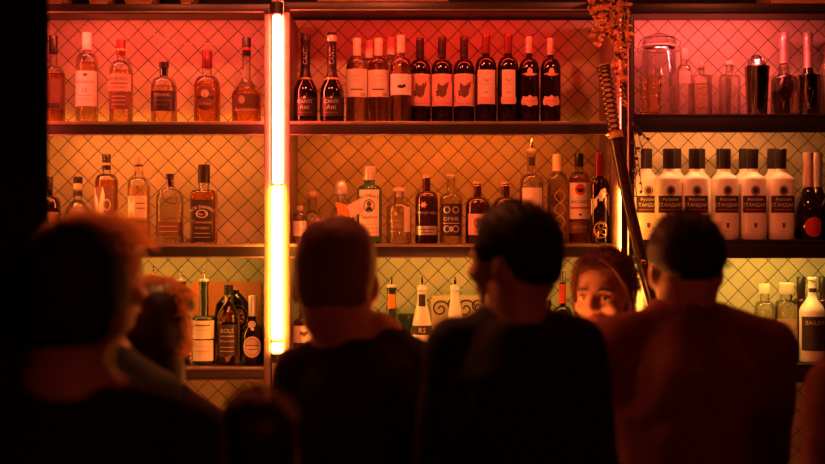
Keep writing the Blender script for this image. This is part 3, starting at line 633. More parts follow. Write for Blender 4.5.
bottle('rum_bottle', 'rum bottle with dark cap, white label and red bat roundel', '2', 579, 21.5, 154, 184, 172, 8.5, body='clear', liq=('whisky_dark', 178), cap=('capdark', 167, 9),
       labels=[LB(183, 219, 'cream', [('D', 'redlab', 0, 190, 5.5, 5.5), ('P', 'ink', [(-4, 188), (-1.5, 189.5), (0, 188), (1.5, 189.5), (4, 188), (2.5, 192), (0, 193), (-2.5, 192)], .0018), ('T', 'ink', 'BACARDI', 202, 3.2), ('B', 'redlab', -11, 207, 11, 209), ('P', 'ink', [(-2, 215), (0, 213.5), (2, 215), (0, 216)])], hw=.92),
               LB(222, 233, 'brownlab', [('T', 'tan', 'BACARDI', 227, 2.6)], hw=.92)])
bottle('liqueur_bottle', 'dark bottle with dark pink capsule, torn silver label and round scroll emblem', '2', 599.5, 19.5, 153, 187, 178, 8.5, Y=.035, body='dark', foil=('capred', 176),
       labels=[DC([('P', 'white', [(-11, 199), (-6, 199), (-3, 196), (0, 190), (4, 188), (7, 193), (11, 196), (11, 216), (-11, 215)])], 'label'), DC([('O', 'goldink', 0, 230, 7.5, 8.5, .18), ('O', 'goldink', 0, 226, 3, 3, .3), ('O', 'goldink', -3, 232, 3, 3, .3), ('O', 'goldink', 3, 232, 3, 3, .3)])])
# ---- vodka
VG = 'white vodka bottles on the black bay shelf'
front = [(646.5, 'white vodka bottle glowing brightest beside the black upright'), (668.5, 'second white vodka bottle from the black upright, front row'), (694.5, 'third white vodka bottle from the black upright, front row'),
         (725, 'fourth white vodka bottle from the black upright, front row'), (752.5, 'fifth vodka bottle, one short of the pink-foiled bottle end, front row'), (780.5, 'front row vodka bottle next to the pink-foiled dark bottle')]
ord_ = ['first', 'second', 'third', 'fourth', 'fifth', 'last']
BACK = [None, 675.5, 699.5, 722, 744.5, 773]
for i, (x, lab) in enumerate(front):
    for j in (1, 0):
        if j and BACK[i] is None: continue
        xx = BACK[i] if j else x
        l2 = lab if not j else 'vodka bottle in the back row, %s from the black upright' % ord_[i-1]
        bottle('vodka_bottle', l2, 'r2', xx, 21.5 if j else 26.5, 149, 180, 171, 10.5, 'slope', body='frost', cap=('capdark', 169, 11.5), Y=.22 if j else (.16 if i == 0 else .065), n=3.0 if not j else 2.6,  dr=.85,
               labels=[] if j else [LB(196, 213, 'darklab', [('T', 'cream', 'Русский', 199.5, 3), ('T', 'cream', 'СТАНДАРТ', 205, 3.6), ('B', 'redlab', -12, 209.5, 12, 210.2)], hw=1.0),
                       DC([('D', 'darklab', 0, 191, 4.4, 5), ('O', 'goldink', 0, 191, 3.6, 4.2, .22)]), DC([('P', 'brownlab', [(-1.8, 223), (1.8, 223), (1.4, 227), (0, 228.5), (-1.4, 227)]), ('T', 'tan', 'VODKA', 231, 1.8)], 'small_crest')], group=VG)
bottle('sparkling_wine_bottle', 'dark bottle with pale pink foil and red oval label beside the vodkas', 'r2', 808, 27, 153, 210, 184, 9.5, 'slope', body='dark', foil=('foilpink', 187), Y=.10, labels=[DC([('D', 'redlab', 2, 227, 9.5, 10)], 'label')])
bottle('sparkling_wine_bottle', 'second dark bottle with pink foil behind the oval-labelled one', 'r2', 817, 26, 153, 210, 184, 9, 'slope', body='dark', foil=('foilpink', 187), Y=.23)
bottle('sparkling_wine_bottle', 'dark bottle at the picture edge, sliver of red oval label', 'r2', 834, 26, 156, 210, 184, 9, 'slope', body='dark', foil=('capred', 187), Y=.11, labels=[DC([('D', 'redlab', 0, 227, 9.5, 10)], 'label')])
# ---- lower shelf, whisky bay
bottle('syrup_bottle', 'bottle whose steel spout alone rises over the bobbed hair', '3', 153, 20, 282, 318, 304, 8, 'slope', body='brown', pour=266)
bottle('syrup_bottle', 'dark bottle with spout half behind the bobbed hair', '3', 181, 20, 281, 322, 303, 9, 'slope', body='dark', pour=267)
bottle('syrup_bottle', 'long-necked bottle with steel spout and two cream labels', '3', 204, 23, 281, 319, 315, 9, 'round', body='green', pour=266,
       labels=[LB(320, 338, 'cream', [('B', 'brownlab', -8, 324, 8, 325.4), ('B', 'tan', -8, 329, 8, 329.6)]), LB(339.5, 360, 'cream', [('B', 'tan', -8, 345, 8, 345.6), ('B', 'tan', -8, 350, 8, 350.6)], hw=.85)], Y=.10)
t = bottle('liqueur_bottle', 'pale sloping bottle with dark cap and dark lettered label', '3', 228.5, 22.5, 285, 318, 300, 9, 'slope', body='clear', liq=('whisky', 303), cap=('capdark', 295, 9.5),
       labels=[LB(324, 355, 'darklab', [('T', 'tan', 'BOLS', 330, 4), ('B', 'tan', -7, 335, 7, 335.6), ('T', 'tan', 'Amaretto', 340, 2.6), ('B', 'tan', -7, 346, 7, 346.6), ('B', 'tan', -7, 350, 7, 350.6)], hw=.9)], Y=.10)
t = thing('decorative_jug', 'big round black jug with ornate rosette behind the sloping bottle', 'jug', (X(233, .20), .20, SH3+.0005)); k = K(.2)
mb = MB(); H = Z(290, .2)-SH3
mb.lathe([(10*k, 0), (12*k, .004), (18*k, H*.32), (20*k, H*.55), (17*k, H*.80), (9*k, H*.93), (6*k, H*.97), (6.5*k, H)], M['dark'], 36, sect=lambda a, r: (r*math.cos(a), r*.45*math.sin(a))); mb.build('jug_body', t)
mb = MB(); cz = H*.62
for rr in (12, 8): mb.tube([(6*k+rr*k*.8*math.cos(a), -9.3*k+abs(math.cos(a))*.004, cz+rr*k*math.sin(a)) for a in [2*PI*q/28 for q in range(29)]], .0025, M['brass'], 6)
for q in range(8):
    a = 2*PI*q/8; mb.ell((6*k+5*k*math.cos(a), -9.2*k, cz+5.5*k*math.sin(a)), (.006, .004, .006), M['brass'], 10, 6)
mb.build('rosette', t)
bottle('liqueur_bottle', 'small dark bottle with silver neck label and round cream label', '3', 252.5, 22, 296, 336, 318, 7.5, 'slope', body='dark', foil=('silver', 316), cap=('capdark', 301, 8),
       labels=[DC([('D', 'cream', 1, 346, 9.5, 10.5), ('O', 'tan', 1, 346, 7.5, 8.5, .12), ('B', 'brownlab', -5, 344, 7, 345), ('B', 'brownlab', -4, 348, 6, 348.8)], 'label'), DC([('D', 'tan', 0, 324, 4, 3.5)])], Y=.09)
mb = MB(); mb.box((-35*K(.28), -.004, 0), (35*K(.28), .004, Z(282, .285)-SH3), M['orangeboard'], .002)
o = tag(mb.build('orange_board', None, (X(226, .285), .285, SH3+.001)), 'plain orange board leaning on the tiles behind the lower bottles', 'board'); o.rotation_euler = (-.045, 0, 0)
# ---- lower shelf, middle bay
bottle('spirit_bottle', 'white-labelled bottle on the lower shelf just beside the tube', '3', 304, 22, 294, 324, 318, 10, 'round', body='brown', cap=('capcream', 310, 9),
       labels=[LB(325, 342, 'white', [('P', 'brownlab', [(-3, 330), (4, 330), (5, 333), (1, 336), (-3, 334)])])], Y=.07)
cw = [('B', 'ink', -9, 326, 9, 333), ('T', 'cream', 'RS', 329.5, 4.6)]
bottle('syrup_bottle', 'green-necked syrup bottle with orange neck label and spout', '3', 391.5, 26, 287, 345, 300, 9, 'slope', body='green', pour=277, labels=[dict(y0=294, y1=308, m='orangeboard', hw=.26, name='neck_label'), LB(325, 333, 'silverink', [('T', 'ink', 'AS', 329, 4.5)], hw=.75)], Y=.09)
bottle('syrup_bottle', 'white cone-shaped bottle with black band label and spout', '3', 422, 30, 287, 350, 298, 9, 'cone', body='frost', pour=276.5, labels=[dict(y0=294, y1=306, m='darklab', hw=.2, name='neck_label', d=()), LB(325, 334, 'darklab', [('T', 'cream', 'RS', 329.5, 5)], hw=.7)], Y=.09)
bottle('syrup_bottle', 'pale bottle with dark-tipped spout beside the dark shoulder', '3', 455, 24, 287, 345, 298, 9, 'cone', body='frost', pour=277, Y=.09)
t = thing('ornate_tin', 'ornate tin with dark scrollwork behind the spouted bottles', 'tin', (X(457, .22), .22, SH3+.0005)); k = K(.22)
hh = Z(295, .22)-SH3; mb = MB(); mb.box((-26*k, -.05, 0), (26*k, .05, hh), M['tan'], .006); mb.build('tin_body', t)
mb = MB()
for cx, cz, r in ((-17, .80, 9), (-4, .86, 7), (8, .80, 10), (20, .84, 7), (-10, .5, 10), (12, .45, 11), (-20, .3, 8), (0, .2, 9), (20, .2, 8)):
    mb.tube([(cx*k+r*k*(1-q/34)*math.cos(q*.33), -.0515, hh*cz+r*k*(1-q/34)*math.sin(q*.33)) for q in range(30)], .0028, M['darklab'], 6)
mb.build('scrollwork', t)
mb = MB(); mb.box((-23*K(.2), -.03, 0), (23*K(.2), .03, Z(314, .2)-SH3), M['green'], .005); tag(mb.build('green_carton', None, (X(399, .235), .235, SH3+.0005)), 'dark green carton behind the orange-banded bottle', 'carton')
bottle('spirit_bottle', 'slender bottle with cream top and red band beside the auburn hair', '3', 562.5, 20, 270, 318, 306, 7, 'round', body='dark', cap=('capcream', 283, 7), labels=[dict(y0=284, y1=303, m='redlab', hw=.42, name='neck_label')], Y=.10)
bottle('spirit_bottle', 'dark squat bottle behind the slender red-banded one', '3', 547, 20, 300, 322, 312, 8, 'round', body='dark', cap=('capdark', 307, 9), Y=.17)
bottle('spirit_bottle', 'glowing pale bottle seen under the hanging sword', 'r3', 646, 18, 262, 300, 280, 9, 'slope', body='frost', Y=.06, foil=('brass', 277))
# ---- lower shelf, black bay
CG = 'cream-capped bottles on the lowest shelf'
bottle('spirit_bottle', 'cream-capped bottle emerging over the rust jacket shoulder', 'r3', 764.5, 20, 284, 309, 301, 9, body='clear', liq=('pale_liq', 310), cap=('capcream', 293.5, 10.5), group=CG)
bottle('spirit_bottle', 'wide-capped clear bottle between two cream-topped ones', 'r3', 786, 22, 283, 305, 300, 12, body='clear', liq=('pale_liq', 306), cap=('capcream', 294, 15), group=CG, labels=[LB(318, 340, 'tan')])
bottle('liqueur_bottle', 'cream bottle with long neck, dark neck ring and dark label', 'r3', 812, 25, 277, 312, 294, 8, 'slope', body='frost', Y=.08, labels=[dict(y0=288, y1=292, m='darklab', hw=.32, name='neck_band'), LB(316, 350, 'darklab', [('T', 'tan', 'BAILEYS', 322, 4)])])
for x, lab in ((801, 'dark clear tall shot bottle left of the cream long-necked one'), (823, 'dark tall bottle right at the picture edge, low shelf')):
    bottle('liqueur_bottle', lab, 'r3', x, 15, 277, 302, 298, 8, body='brown', Y=.20, cap=('capdark', 292, 8.5))

# ------------------------------------------------------------------ sword, vine
def curve_pts(pp, n=60):
    out = []; m = len(pp)
    for i in range(n+1):
        t = i/n*(m-1); j = min(int(t), m-2); u = t-j
        P0, P1, P2, P3 = [Vector(pp[max(0, min(m-1, q))]) for q in (j-1, j, j+1, j+2)]
        out.append(.5*((2*P1)+(-P0+P2)*u+(2*P0-5*P1+4*P2-P3)*u*u+(-P0+3*P1-3*P2+P3)*u**3))
    return out
SY = -.15
ctrl = [(X(a, SY), SY, Z(b, SY)) for a, b in ((603.5, 65), (610, 104), (618, 150), (629, 205), (642, 262), (657, 318))]
cp = curve_pts(ctrl, 80)
t = thing('hanging_sword', 'curved sword in dark scabbard hanging aslant across the black upright', 'sword', cp[-1])
base = Vector(cp[-1]); cp = [p-base for p in cp]
split = 27; r = 6.0*K(SY)
mb = MB(); mb.tube(cp[:split], r*.92, M['wrap'], 16)
mb.build('grip', t)
mb = MB()
for s in (0, 1):
    for ph in (0, PI):
        hel = []
        for i in range(260):
            f = i/259*(split-1.01); j = int(f); c = cp[j].lerp(cp[j+1], f-j); tg = (cp[j+1]-cp[j]).normalized(); u = tg.cross(Vector((0, 1, 0))).normalized(); w = Vector((0, 1, 0))
            a = (1 if s else -1)*f*1.7+ph; hel.append(c+(u*math.cos(a)+w*math.sin(a))*r*.98)
        mb.tube(hel, .0026, M['wrapshade'], 6)
mb.build('grip_wrap', t)
mb = MB(); mb.tube([cp[0]-(cp[1]-cp[0])*.6, cp[0], cp[1]], [r*.95, r*1.08, r*1.08], M['wrap'], 14); mb.build('pommel', t)
mb = MB(); mb.tube(cp[split-1:], [r*1.02]*(len(cp)-split+1), M['bamboo'], 16); mb.build('scabbard', t)
mb = MB(); mb.tube(cp[split-1:split+2], r*1.3, M['wrap'], 16)
c = cp[split]; mb.tube([c+Vector((-.012, -.01, 0)), c+Vector((-.024, -.018, -.002)), c+Vector((-.034, -.014, 0))], [.003, .0035, .005], M['brass'], 8); mb.build('collar', t)
mb = MB(); j = 63; mb.tube(cp[j-1:j+2], r*1.35, M['frame_black'], 16); c = cp[j]
mb.tube([c+Vector((.004+.007*math.cos(a), -r*1.4, -.012+.007*math.sin(a))) for a in [2*PI*q/16 for q in range(17)]], .0018, M['brass'], 6); mb.build('lower_band', t)
# hooks that carry it
mb = MB(); c = cp[30]; mb.tube([c+Vector((.006, r, 0)), c+Vector((.018, .05, .0)), c+Vector((.02, .09, .01))], .004, M['frame_black'], 8)
c = cp[2]; mb.tube([c+Vector((.0, r, 0)), c+Vector((.03, .05, .0)), c+Vector((.062, .06, .01))], .003, M['frame_black'], 8); mb.build('hanging_hook', t)

def leaf_quad(mb, c, d, ln, wd, m, curl):
    d = d.normalized(); s = d.cross(Vector((random.uniform(-1, 1), random.uniform(-1, 1), random.uniform(-.3, .3)))).normalized(); nn = d.cross(s)
    v = []
    for i in range(5):
        f = i/4; w = wd*math.sin(PI*min(.98, f*.9+.08)); p = c+d*ln*f+nn*(curl*ln*f*f)
        v += [p-s*w+nn*w*.4, p, p+s*w+nn*w*.4]
    fs = []
    for i in range(4):
        a = i*3; fs += [(a, a+1, a+4, a+3), (a+1, a+2, a+5, a+4)]
    mb.add(v, fs, m)
VY = -.07
t = thing('hanging_dried_vine', 'dried leafy vine hanging from the top beside the sword grip', 'dried vine', (X(612, VY), VY, TOPZ+.05)); base = Vector(t.location)
st = MB(); lv = MB()
strands = [((592, -8), (594, 18), 10), ((600, -10), (604, 28), 16), ((603, -6), (600, 48), 12), ((611, -10), (610, 40), 16), ((617, -10), (618, 62), 18), ((620, -8), (621, 84), 16), ((624, -10), (622, 104), 18), ((627, -8), (627, 52), 12), ((609, -8), (615, 70), 10), ((596, -8), (593, 38), 6)]
for (xa, ya), (xb, yb), n in strands:
    pts = []
    for i in range(9):
        f = i/8; pts.append(Vector((X(xa+(xb-xa)*f+random.uniform(-1.5, 1.5), VY), VY+random.uniform(-.015, .012), Z(ya+(yb-ya)*f, VY)))-base)
    st.tube(pts, .0016, M['twig'], 5)
    for i in range(n*3):
        f = random.random(); j = min(7, int(f*8)); c = pts[j].lerp(pts[j+1], f*8-j)
        leaf_quad(lv, c, Vector((random.uniform(-1, 1), random.uniform(-.8, .5), random.uniform(-1.4, .4))), random.uniform(.014, .026), random.uniform(.005, .009), M['leaf'] if random.random() < .8 else M['leafdark'], random.uniform(-.6, .6))
st.build('stems', t); lv.build('leaves', t)
t = thing('withered_sprig', 'dark withered sprig dangling on the black upright beside vodka', 'dried vine', (X(634, -.03), -.022, Z(122, -.03))); base = Vector(t.location); st = MB(); lv = MB()
for (xa, ya), (xb, yb) in (((634, 122), (642, 148)), ((634, 122), (636, 175)), ((635, 124), (646, 138)), ((634, 140), (643, 190)), ((634, 150), (637, 205))):
    pts = [Vector((X(xa+(xb-xa)*i/6+random.uniform(-1, 1), -.03), -.028-.01*random.random(), Z(ya+(yb-ya)*i/6, -.03)))-base for i in range(7)]
    st.tube(pts, .0016, M['leafdark'], 5)
    for i in range(7): leaf_quad(lv, pts[i], Vector((random.uniform(-1, 1), random.uniform(-.6, .2), random.uniform(-1, .2))), .018, .005, M['leafdark'], .4)
st.build('stems', t); lv.build('leaves', t)

# ------------------------------------------------------------------ bar counter and the things on it
t = thing('bar_counter', 'dark wooden bar counter the guests lean on', 'bar counter', (.9, -1.37, 0))
BT = 1.035
mb = MB(); mb.box((-1.78, -.19, BT-.05), (2.2, .17, BT), M['counter'], .008); mb.build('countertop', t)
mb = MB(); mb.box((-1.78, -.08, 0), (2.2, .14, BT-.05), M['counter'], .004); mb.build('front_panel', t)
mb = MB(); mb.tube([(-1.78, -.13, .2), (2.2, -.13, .2)], .016, M['brass'], 12)
for x in (-1.6, -.6, .5, 1.7): mb.tube([(x, -.13, .2), (x, -.07, .2)], .01, M['brass'], 8)
mb.build('foot_rail', t)
def counter_item(px, py, Y):
    return X(px, Y), Y, BT+.0005, Z(py, Y)-BT
x, y, z, h = counter_item(285.5, 390, -1.32)
t = thing('table_bottle', 'white-capped bottle peeking up beside the cropped-hair man', 'bottle', (x, y, z))
mb = MB(); mb.lathe([(.026, 0), (.028, .004), (.028, h*.55), (.012, h*.78), (.012, h-.01)], M['clear'], 28); mb.build('glass_body', t)
mb = MB(); mb.lathe([(.0155, h-.034), (.0165, h-.03), (.0165, h-.004), (.014, h)], M['white'], 20); mb.build('cap', t)
for px, py, lab, lem in ((198, 403, 'small tumbler catching light by the dark shoulder', False), (224, 419, 'small tumbler with lemon wedge on its rim', True)):
    x, y, z, h = counter_item(px, py, -1.33)
    t = thing('tumbler', lab, 'glass', (x, y, z)); mb = MB()
    mb.lathe([(.018, 0), (.02, .003), (.024, h), (.0222, h), (.018, .008)], M['clear'], 28); mb.build('glass_body', t)
    if lem:
        mb = MB(); mb.lathe([(.004, -.004), (.013, -.0035), (.013, .0035), (.004, .004)], M['lemon'], 20); o = mb.build('lemon_wedge', t, (-.028, -.008, h)); o.rotation_euler = (PI/2-.3, 0, .3)
    else:
        mb = MB(); mb.tube([(.0, 0, .012), (-.03, 0, h+.02)], .0028, M['white'], 8); mb.build('straw', t)

# ------------------------------------------------------------------ people
def remesh(mb, name, m, vox, parent, smooth=4, nz=0.0, nscale=9.0, cut=None):
    me = bpy.data.meshes.new('tmp'); me.from_pydata(mb.v, [], mb.f); me.update()
    o = bpy.data.objects.new('tmp', me)
    r = o.modifiers.new('r', 'REMESH'); r.mode = 'VOXEL'; r.voxel_size = vox
    if smooth: s = o.modifiers.new('s', 'SMOOTH'); s.iterations = smooth; s.factor = .5
    out = bpy.data.meshes.new_from_object(evaluated(o)); bpy.data.objects.remove(o)
    if nz:
        for v in out.vertices:
            p = v.co; v.co = p+v.normal*(nz*(noise.noise(Vector((p.x*nscale, p.y*nscale, p.z*nscale*.6)))+.5*noise.noise(p*nscale*2.3)))
    out.materials.clear(); out.materials.append(m); out.name = name
    out.polygons.foreach_set('use_smooth', [True]*len(out.polygons)); out.update()
    ob = bpy.data.objects.new(name, out); COL.objects.link(ob); ob.parent = parent; return ob
TORSO = [(.84, .150, .105), (.92, .172, .120), (1.0, .165, .115), (1.10, .150, .108), (1.20, .158, .112), (1.30, .175, .118), (1.38, .170, .108), (1.44, .125, .088), (1.49, .075, .068)]
def loft(mb, levels, grow, raise_, lean, dz=0):
    vs = []; fs = []; seg = 24
    for z, rx, ry in levels:
        zz_ = z+dz+(raise_*.6 if z > 1.36 else 0)
        for k in range(seg):
            a = 2*PI*k/seg; vs.append(((rx+grow)*math.cos(a), (ry+grow)*math.sin(a)+lean*max(0, (z-.9))**1.2-.01, zz_))
    for i in range(len(levels)-1):
        for k in range(seg):
            k2 = (k+1) % seg; fs.append((i*seg+k, i*seg+k2, (i+1)*seg+k2, (i+1)*seg+k))
    fs.append(tuple(range(seg))[::-1]); fs.append(tuple((len(levels)-1)*seg+k for k in range(seg))); mb.add(vs, fs, M['skin'])
def person(label, px, Y, top_py, yaw=0, hyaw=0, htilt=0, hroll=0, sw=1.0, hs=1.0, raise_=0.0, lean=0.05, shirt='clothblack', hair='hairblack', style='short', arms='bar', sit=0.0, vox=.0075,
           neck=0.0, collar=False, bulk=0.0, earring=False, face=False, headoff=(0, 0), nape=-.045):
    D = Y-CY; ztop = Z(top_py, Y)
    s = (ztop+sit)/1.775
    t = thing('person', label, 'person', (X(px, Y)-headoff[0], Y-headoff[1], 0), yaw)
    cy, sy = math.cos(-yaw), math.sin(-yaw); ho = Vector((headoff[0]*cy-headoff[1]*sy, headoff[0]*sy+headoff[1]*cy, 0))/s
    dz = -sit/s
    A = lambda p: Vector((p[0], p[1], p[2]))*s
    B = MB()                                            # whole body, unscaled; scaled at the end
    lo = lambda z: lean*max(0, z-.9)**1.2-.01
    loft(B, TORSO, 0, raise_, lean, dz)
    sh = [Vector((sx*.178*sw, lo(1.42), 1.40+raise_+dz)) for sx in (-1, 1)]
    for v in sh: B.cap((v.x*.25, v.y, 1.475+raise_*.5+dz), .05, v, .056); B.cap((v.x*.2, v.y, 1.50+raise_*.3+dz), .05, (v.x*.75, v.y, v.z+.018), .046)
    hc = Vector((ho.x, lo(1.55)+.02+ho.y, 1.645+dz+neck+.125*(1-hs)))       # head centre
    nb = Vector((0, lo(1.46), 1.45+raise_*.4+dz))
    B.cap(nb, .072, Vector((hc.x, hc.y-.02, hc.z-.06*hs)), .066*hs)
    HR = Euler((htilt, hroll, hyaw)).to_matrix()
    hp = lambda p: hc+HR @ (Vector(p)*hs)
    def hell(c, r, mbx=B, seg=24, rings=16): mbx.ell(hp(c), [q*hs for q in r], M['skin'], seg, rings, HR)
    hell((0, -.005, .025), (.077, .098, .103)); hell((0, .022, -.045), (.062, .074, .078)); hell((0, .062, -.088), (.034, .032, .03))
    hell((0, .045, .0), (.067, .058, .075)); hell((0, -.025, -.03), (.071, .072, .08)); hell((0, .0, .045), (.074, .085, .075))
    B.cap(hp((0, .096, .012)), .009*hs, hp((0, .121, -.028)), .0135*hs); 
    for sx in (-1, 1):
        hell((sx*.012, .108, -.034), (.009, .010, .008)); hell((sx*.079, -.008, -.012), (.010, .020, .033)); hell((sx*.033, .086, .016), (.024, .012, .007)); hell((sx*.045, .072, -.03), (.022, .02, .022))
    hell((0, .096, -.062), (.026, .012, .010))
    # arms
    hands = []
    for sx, v in zip((-1, 1), sh):
        if arms == 'bar':
            el = Vector((sx*(.20*sw+.02), .15, 1.16+raise_*.4+dz)); wr = Vector((sx*.10, .34, (BT+.065)/s))
        elif arms == 'seat':
            el = Vector((sx*.245*sw, .05, 1.12+dz)); wr = Vector((sx*.08, .24, .97+dz))
        else:
            el = Vector((sx*(.212*sw+.015), -.01, 1.12+raise_+dz)); wr = Vector((sx*(.215*sw), .06, .88+raise_+dz))
        B.cap(v, .053, el, .041); B.cap(el, .041, wr, .029)
        d = (wr-el).normalized(); sd = d.cross(Vector((0, 0, 1))).normalized(); up = sd.cross(d)
        B.cap(wr+d*.02, .028, wr+d*.075, .030); B.cap(wr+d*.03+sd*.015, .02, wr+d*.08+sd*.02, .018); B.cap(wr+d*.03-sd*.015, .02, wr+d*.08-sd*.02, .018)
        for q, ln in zip((-1.5, -.5, .5, 1.5), (.060, .074, .080, .068)):
            b0 = wr+d*.085+sd*q*.021; b1 = b0+d*ln*.55+up*.004; B.cap(b0, .0092, b1, .0086); B.cap(b1, .0086, b1+d*ln*.45-up*.014, .0078)
        th = -sx; b0 = wr+d*.035+sd*th*.028*(1 if sd.x*sx < 0 else -1)*-1 if False else wr+d*.035-sd*.028*(1 if (sd.x > 0) == (sx > 0) else -1)
        b1 = b0+(d*.6-sd*(.7 if (sd.x > 0) == (sx > 0) else -.7)).normalized()*.045; B.cap(b0, .013, b1, .011); B.cap(b1, .011, b1+d*.03, .0095)
        hands.append((v, el, wr))
    # legs
    hips = []
    for sx in (-1, 1):
        hip = Vector((sx*.09, 0, .90+dz))
        if sit: kn = Vector((sx*.09, .30, .52+.02)); an = Vector((sx*.09, .12, .10))
        else: kn = Vector((sx*.10, .015, .48)); an = Vector((sx*.105, -.02, .10))
        B.cap(hip, .088, kn, .058); B.cap(kn, .056, an, .042); B.cap(an-Vector((0, .02, .055)), .034, an+Vector((sx*.02, .16, -.065)), .028); hips.append((hip, kn, an))
    for i, v in enumerate(B.v): B.v[i] = tuple(q*s for q in v)
    remesh(B, 'body', M['skin'], vox, t, 3)
    def fin(mb, name, m, v=.009, sm=4, nz=0.0, ns=9): 
        for i, q in enumerate(mb.v): mb.v[i] = tuple(c*s for c in q)
        return remesh(mb, name, m, v, t, sm, nz, ns)
    C = MB(); g = .014+bulk
    loft(C, TORSO[1:], g, raise_, lean, dz)
    for v, (v2, el, wr) in zip(sh, hands):
        C.cap((v.x*.25, v.y, 1.472+raise_*.5+dz), .057+bulk*.6, v, .063+bulk*.6); C.cap((v.x*.28, v.y, 1.485+raise_*.4+dz), .056+bulk*.6, (v.x*.75, v.y, v.z+.018), .053+bulk*.6); C.cap(v, .066+bulk, el, .052+bulk); C.cap(el, .052+bulk, el.lerp(wr, .92), .038+bulk*.6)
    if collar:
        for q in range(20):
            a = 2*PI*q/20; p = nb+Vector((.082*math.cos(a), .078*math.sin(a), .088)); C.cap(p, .011, p+Vector((.016*math.cos(a), .016*math.sin(a), -.07)), .018, seg=8)
    fin(C, 'jacket' if collar else 'shirt', M[shirt], .009, 4, .012 if collar else .008, 8)
    T_ = MB(); loft(T_, TORSO[:3], .012, 0, lean, dz)
    for hip, kn, an in hips: T_.cap(hip, .098, kn, .070); T_.cap(kn, .068, an, .056)
    fin(T_, 'trousers', M['denim'], .011, 3, .006)
    S_ = MB()
    for hip, kn, an in hips: S_.cap(an-Vector((0, .03, .055)), .044, an+Vector((.0, .17, -.062)), .037)
    fin(S_, 'shoes', M['shoe'], .009, 2)
    # hair
    Hm = MB(); off = {'short': .009, 'buzz': .005, 'fluffy': .010, 'bob': .018, 'tied': .008, 'cap': .010}[style]
    def shell(mbx):
        seg, rings = 56, 40; vs = []; fs = []
        for i in range(rings+1):
            th = PI*i/rings
            for k in range(seg):
                a = 2*PI*k/seg; d = Vector((math.sin(th)*math.cos(a), math.sin(th)*math.sin(a), math.cos(th)))
                n_ = 2.45; q_ = (abs(d.x)**n_+abs(d.y)**n_+abs(d.z)**n_)**(-1/n_); c = Vector((0, -.005, .022)); R3 = Vector((.077+off, .098+off, .103+off)); p = c+Vector((d.x*R3.x, d.y*R3.y, d.z*R3.z))*q_
                fy = d.y; z = p.z
                if style in ('short', 'buzz', 'cap', 'fluffy'):
                    lim = .062 if fy > .55 else (.062-(.55-fy)*.09 if fy > -.1 else .004-(-.1-fy)*.05+nape*min(1, (-.1-fy)/.3))
                    if abs(d.x) > .75 and fy > -.35: lim = min(max(lim, -.02), .0)
                    inside = z < lim
                elif style == 'tied': inside = (fy > .12 and z < .088-.35*abs(d.x)**2*.10-.10*max(0, .55-fy)) or z < -.075
                else: inside = (fy > .35 and z < .06)
                amp = {'short': .0018, 'buzz': .0015, 'fluffy': .005, 'bob': .003, 'tied': .003, 'cap': .002}[style]
                w = noise.noise(Vector((d.x*9, d.y*9, d.z*7)))*amp+noise.noise(Vector((d.x*30, d.y*30, d.z*12)))*amp*.6
                p = c+(p-c)*(1+w/.09)
                if style == 'bob' and z < .0:
                    f = min(1, -z/.11); p = Vector((p.x*(1+.0*f), p.y, p.z)); rr = Vector((d.x, d.y, 0)); 
                    if rr.length > 1e-4: rr.normalize(); q = 1 if d.z > -.9 else (1-(-.9-d.z)/.1*.6); p = Vector((rr.x*(.090+.012*f)*q, -.01+rr.y*(.105)*q, -.155*min(1, -d.z*1.12)+.0+.015*noise.noise(Vector((d.x*8, d.y*8, 2)))))
                    inside = rr.length > 0 and rr.y > .35
                if style in ('short', 'buzz', 'cap', 'fluffy') and not inside:
                    ed = min(1, (z-lim)/.03); p = c+(p-c)*(1-(1-ed)*(off-.001)/.1)
                if inside: p = c+(p-c)*.80
                vs.append(hp(p)*s)
        for i in range(rings):
            for k in range(seg):
                k2 = (k+1) % seg; fs.append((i*seg+k, (i+1)*seg+k, (i+1)*seg+k2, i*seg+k2))
        mbx.add(vs, fs, M[hair]); return vs
    vs = shell(Hm)
    if style in ('fluffy', 'bob', 'tied', 'short'):
        rnd = random.Random(int(px)); n = {'fluffy': 6000, 'bob': 5000, 'tied': 1500, 'short': 420}[style]; ln0 = {'fluffy': .05, 'bob': .020, 'tied': .022, 'short': .013}[style]
        for _ in range(n):
            th = rnd.uniform(0.02, 1.7 if style != 'bob' else 2.2); a = rnd.uniform(0, 2*PI); d = Vector((math.sin(th)*math.cos(a), math.sin(th)*math.sin(a), math.cos(th)))
            if d.y > .3 and d.z < .55: continue
            if style in ('short', 'tied') and d.z < .25 and d.y > -.3: continue
            q_ = (abs(d.x)**2.45+abs(d.y)**2.45+abs(d.z)**2.45)**(-1/2.45); p = Vector((0, -.005, .022))+Vector((d.x*(.077+off), d.y*(.098+off), d.z*(.103+off)))*q_
            if style in ('fluffy', 'bob') and (HR @ d).y < -.45 and rnd.random() < (1 if style == 'bob' else .85): continue  # strands left off the camera side so only the outline is bright
            tl = (d*rnd.uniform(.15, .7)+Vector((rnd.uniform(-.6, .6), rnd.uniform(-.8, .3), -.5 if style != 'short' else rnd.uniform(-.5, .3)))).normalized()
            ln = ln0*rnd.uniform(.5, 1.3); q = [hp(p-d*.004)*s, hp(p+tl*ln*.5+d*.003)*s, hp(p+tl*ln)*s]; Hm.tube(q, [.0016, .0013, .0004], M['rimstrand' if style in ('fluffy', 'bob') else hair], 3)
    if style == 'tied':
        Hm.ell(hp((0, -.115, -.01))*s, (.035, .035, .04), M[hair], 20, 12)
        for sx in (-1, 1):
            Hm.tube([hp(p)*s for p in ((sx*.02, .085, .118), (sx*.06, .075, .085), (sx*.083, .045, .03), (sx*.088, .02, -.03), (sx*.084, .015, -.09))], [.005, .008, .009, .008, .003], M[hair], 10)
    Hm.build('hair', t, sharp=False)
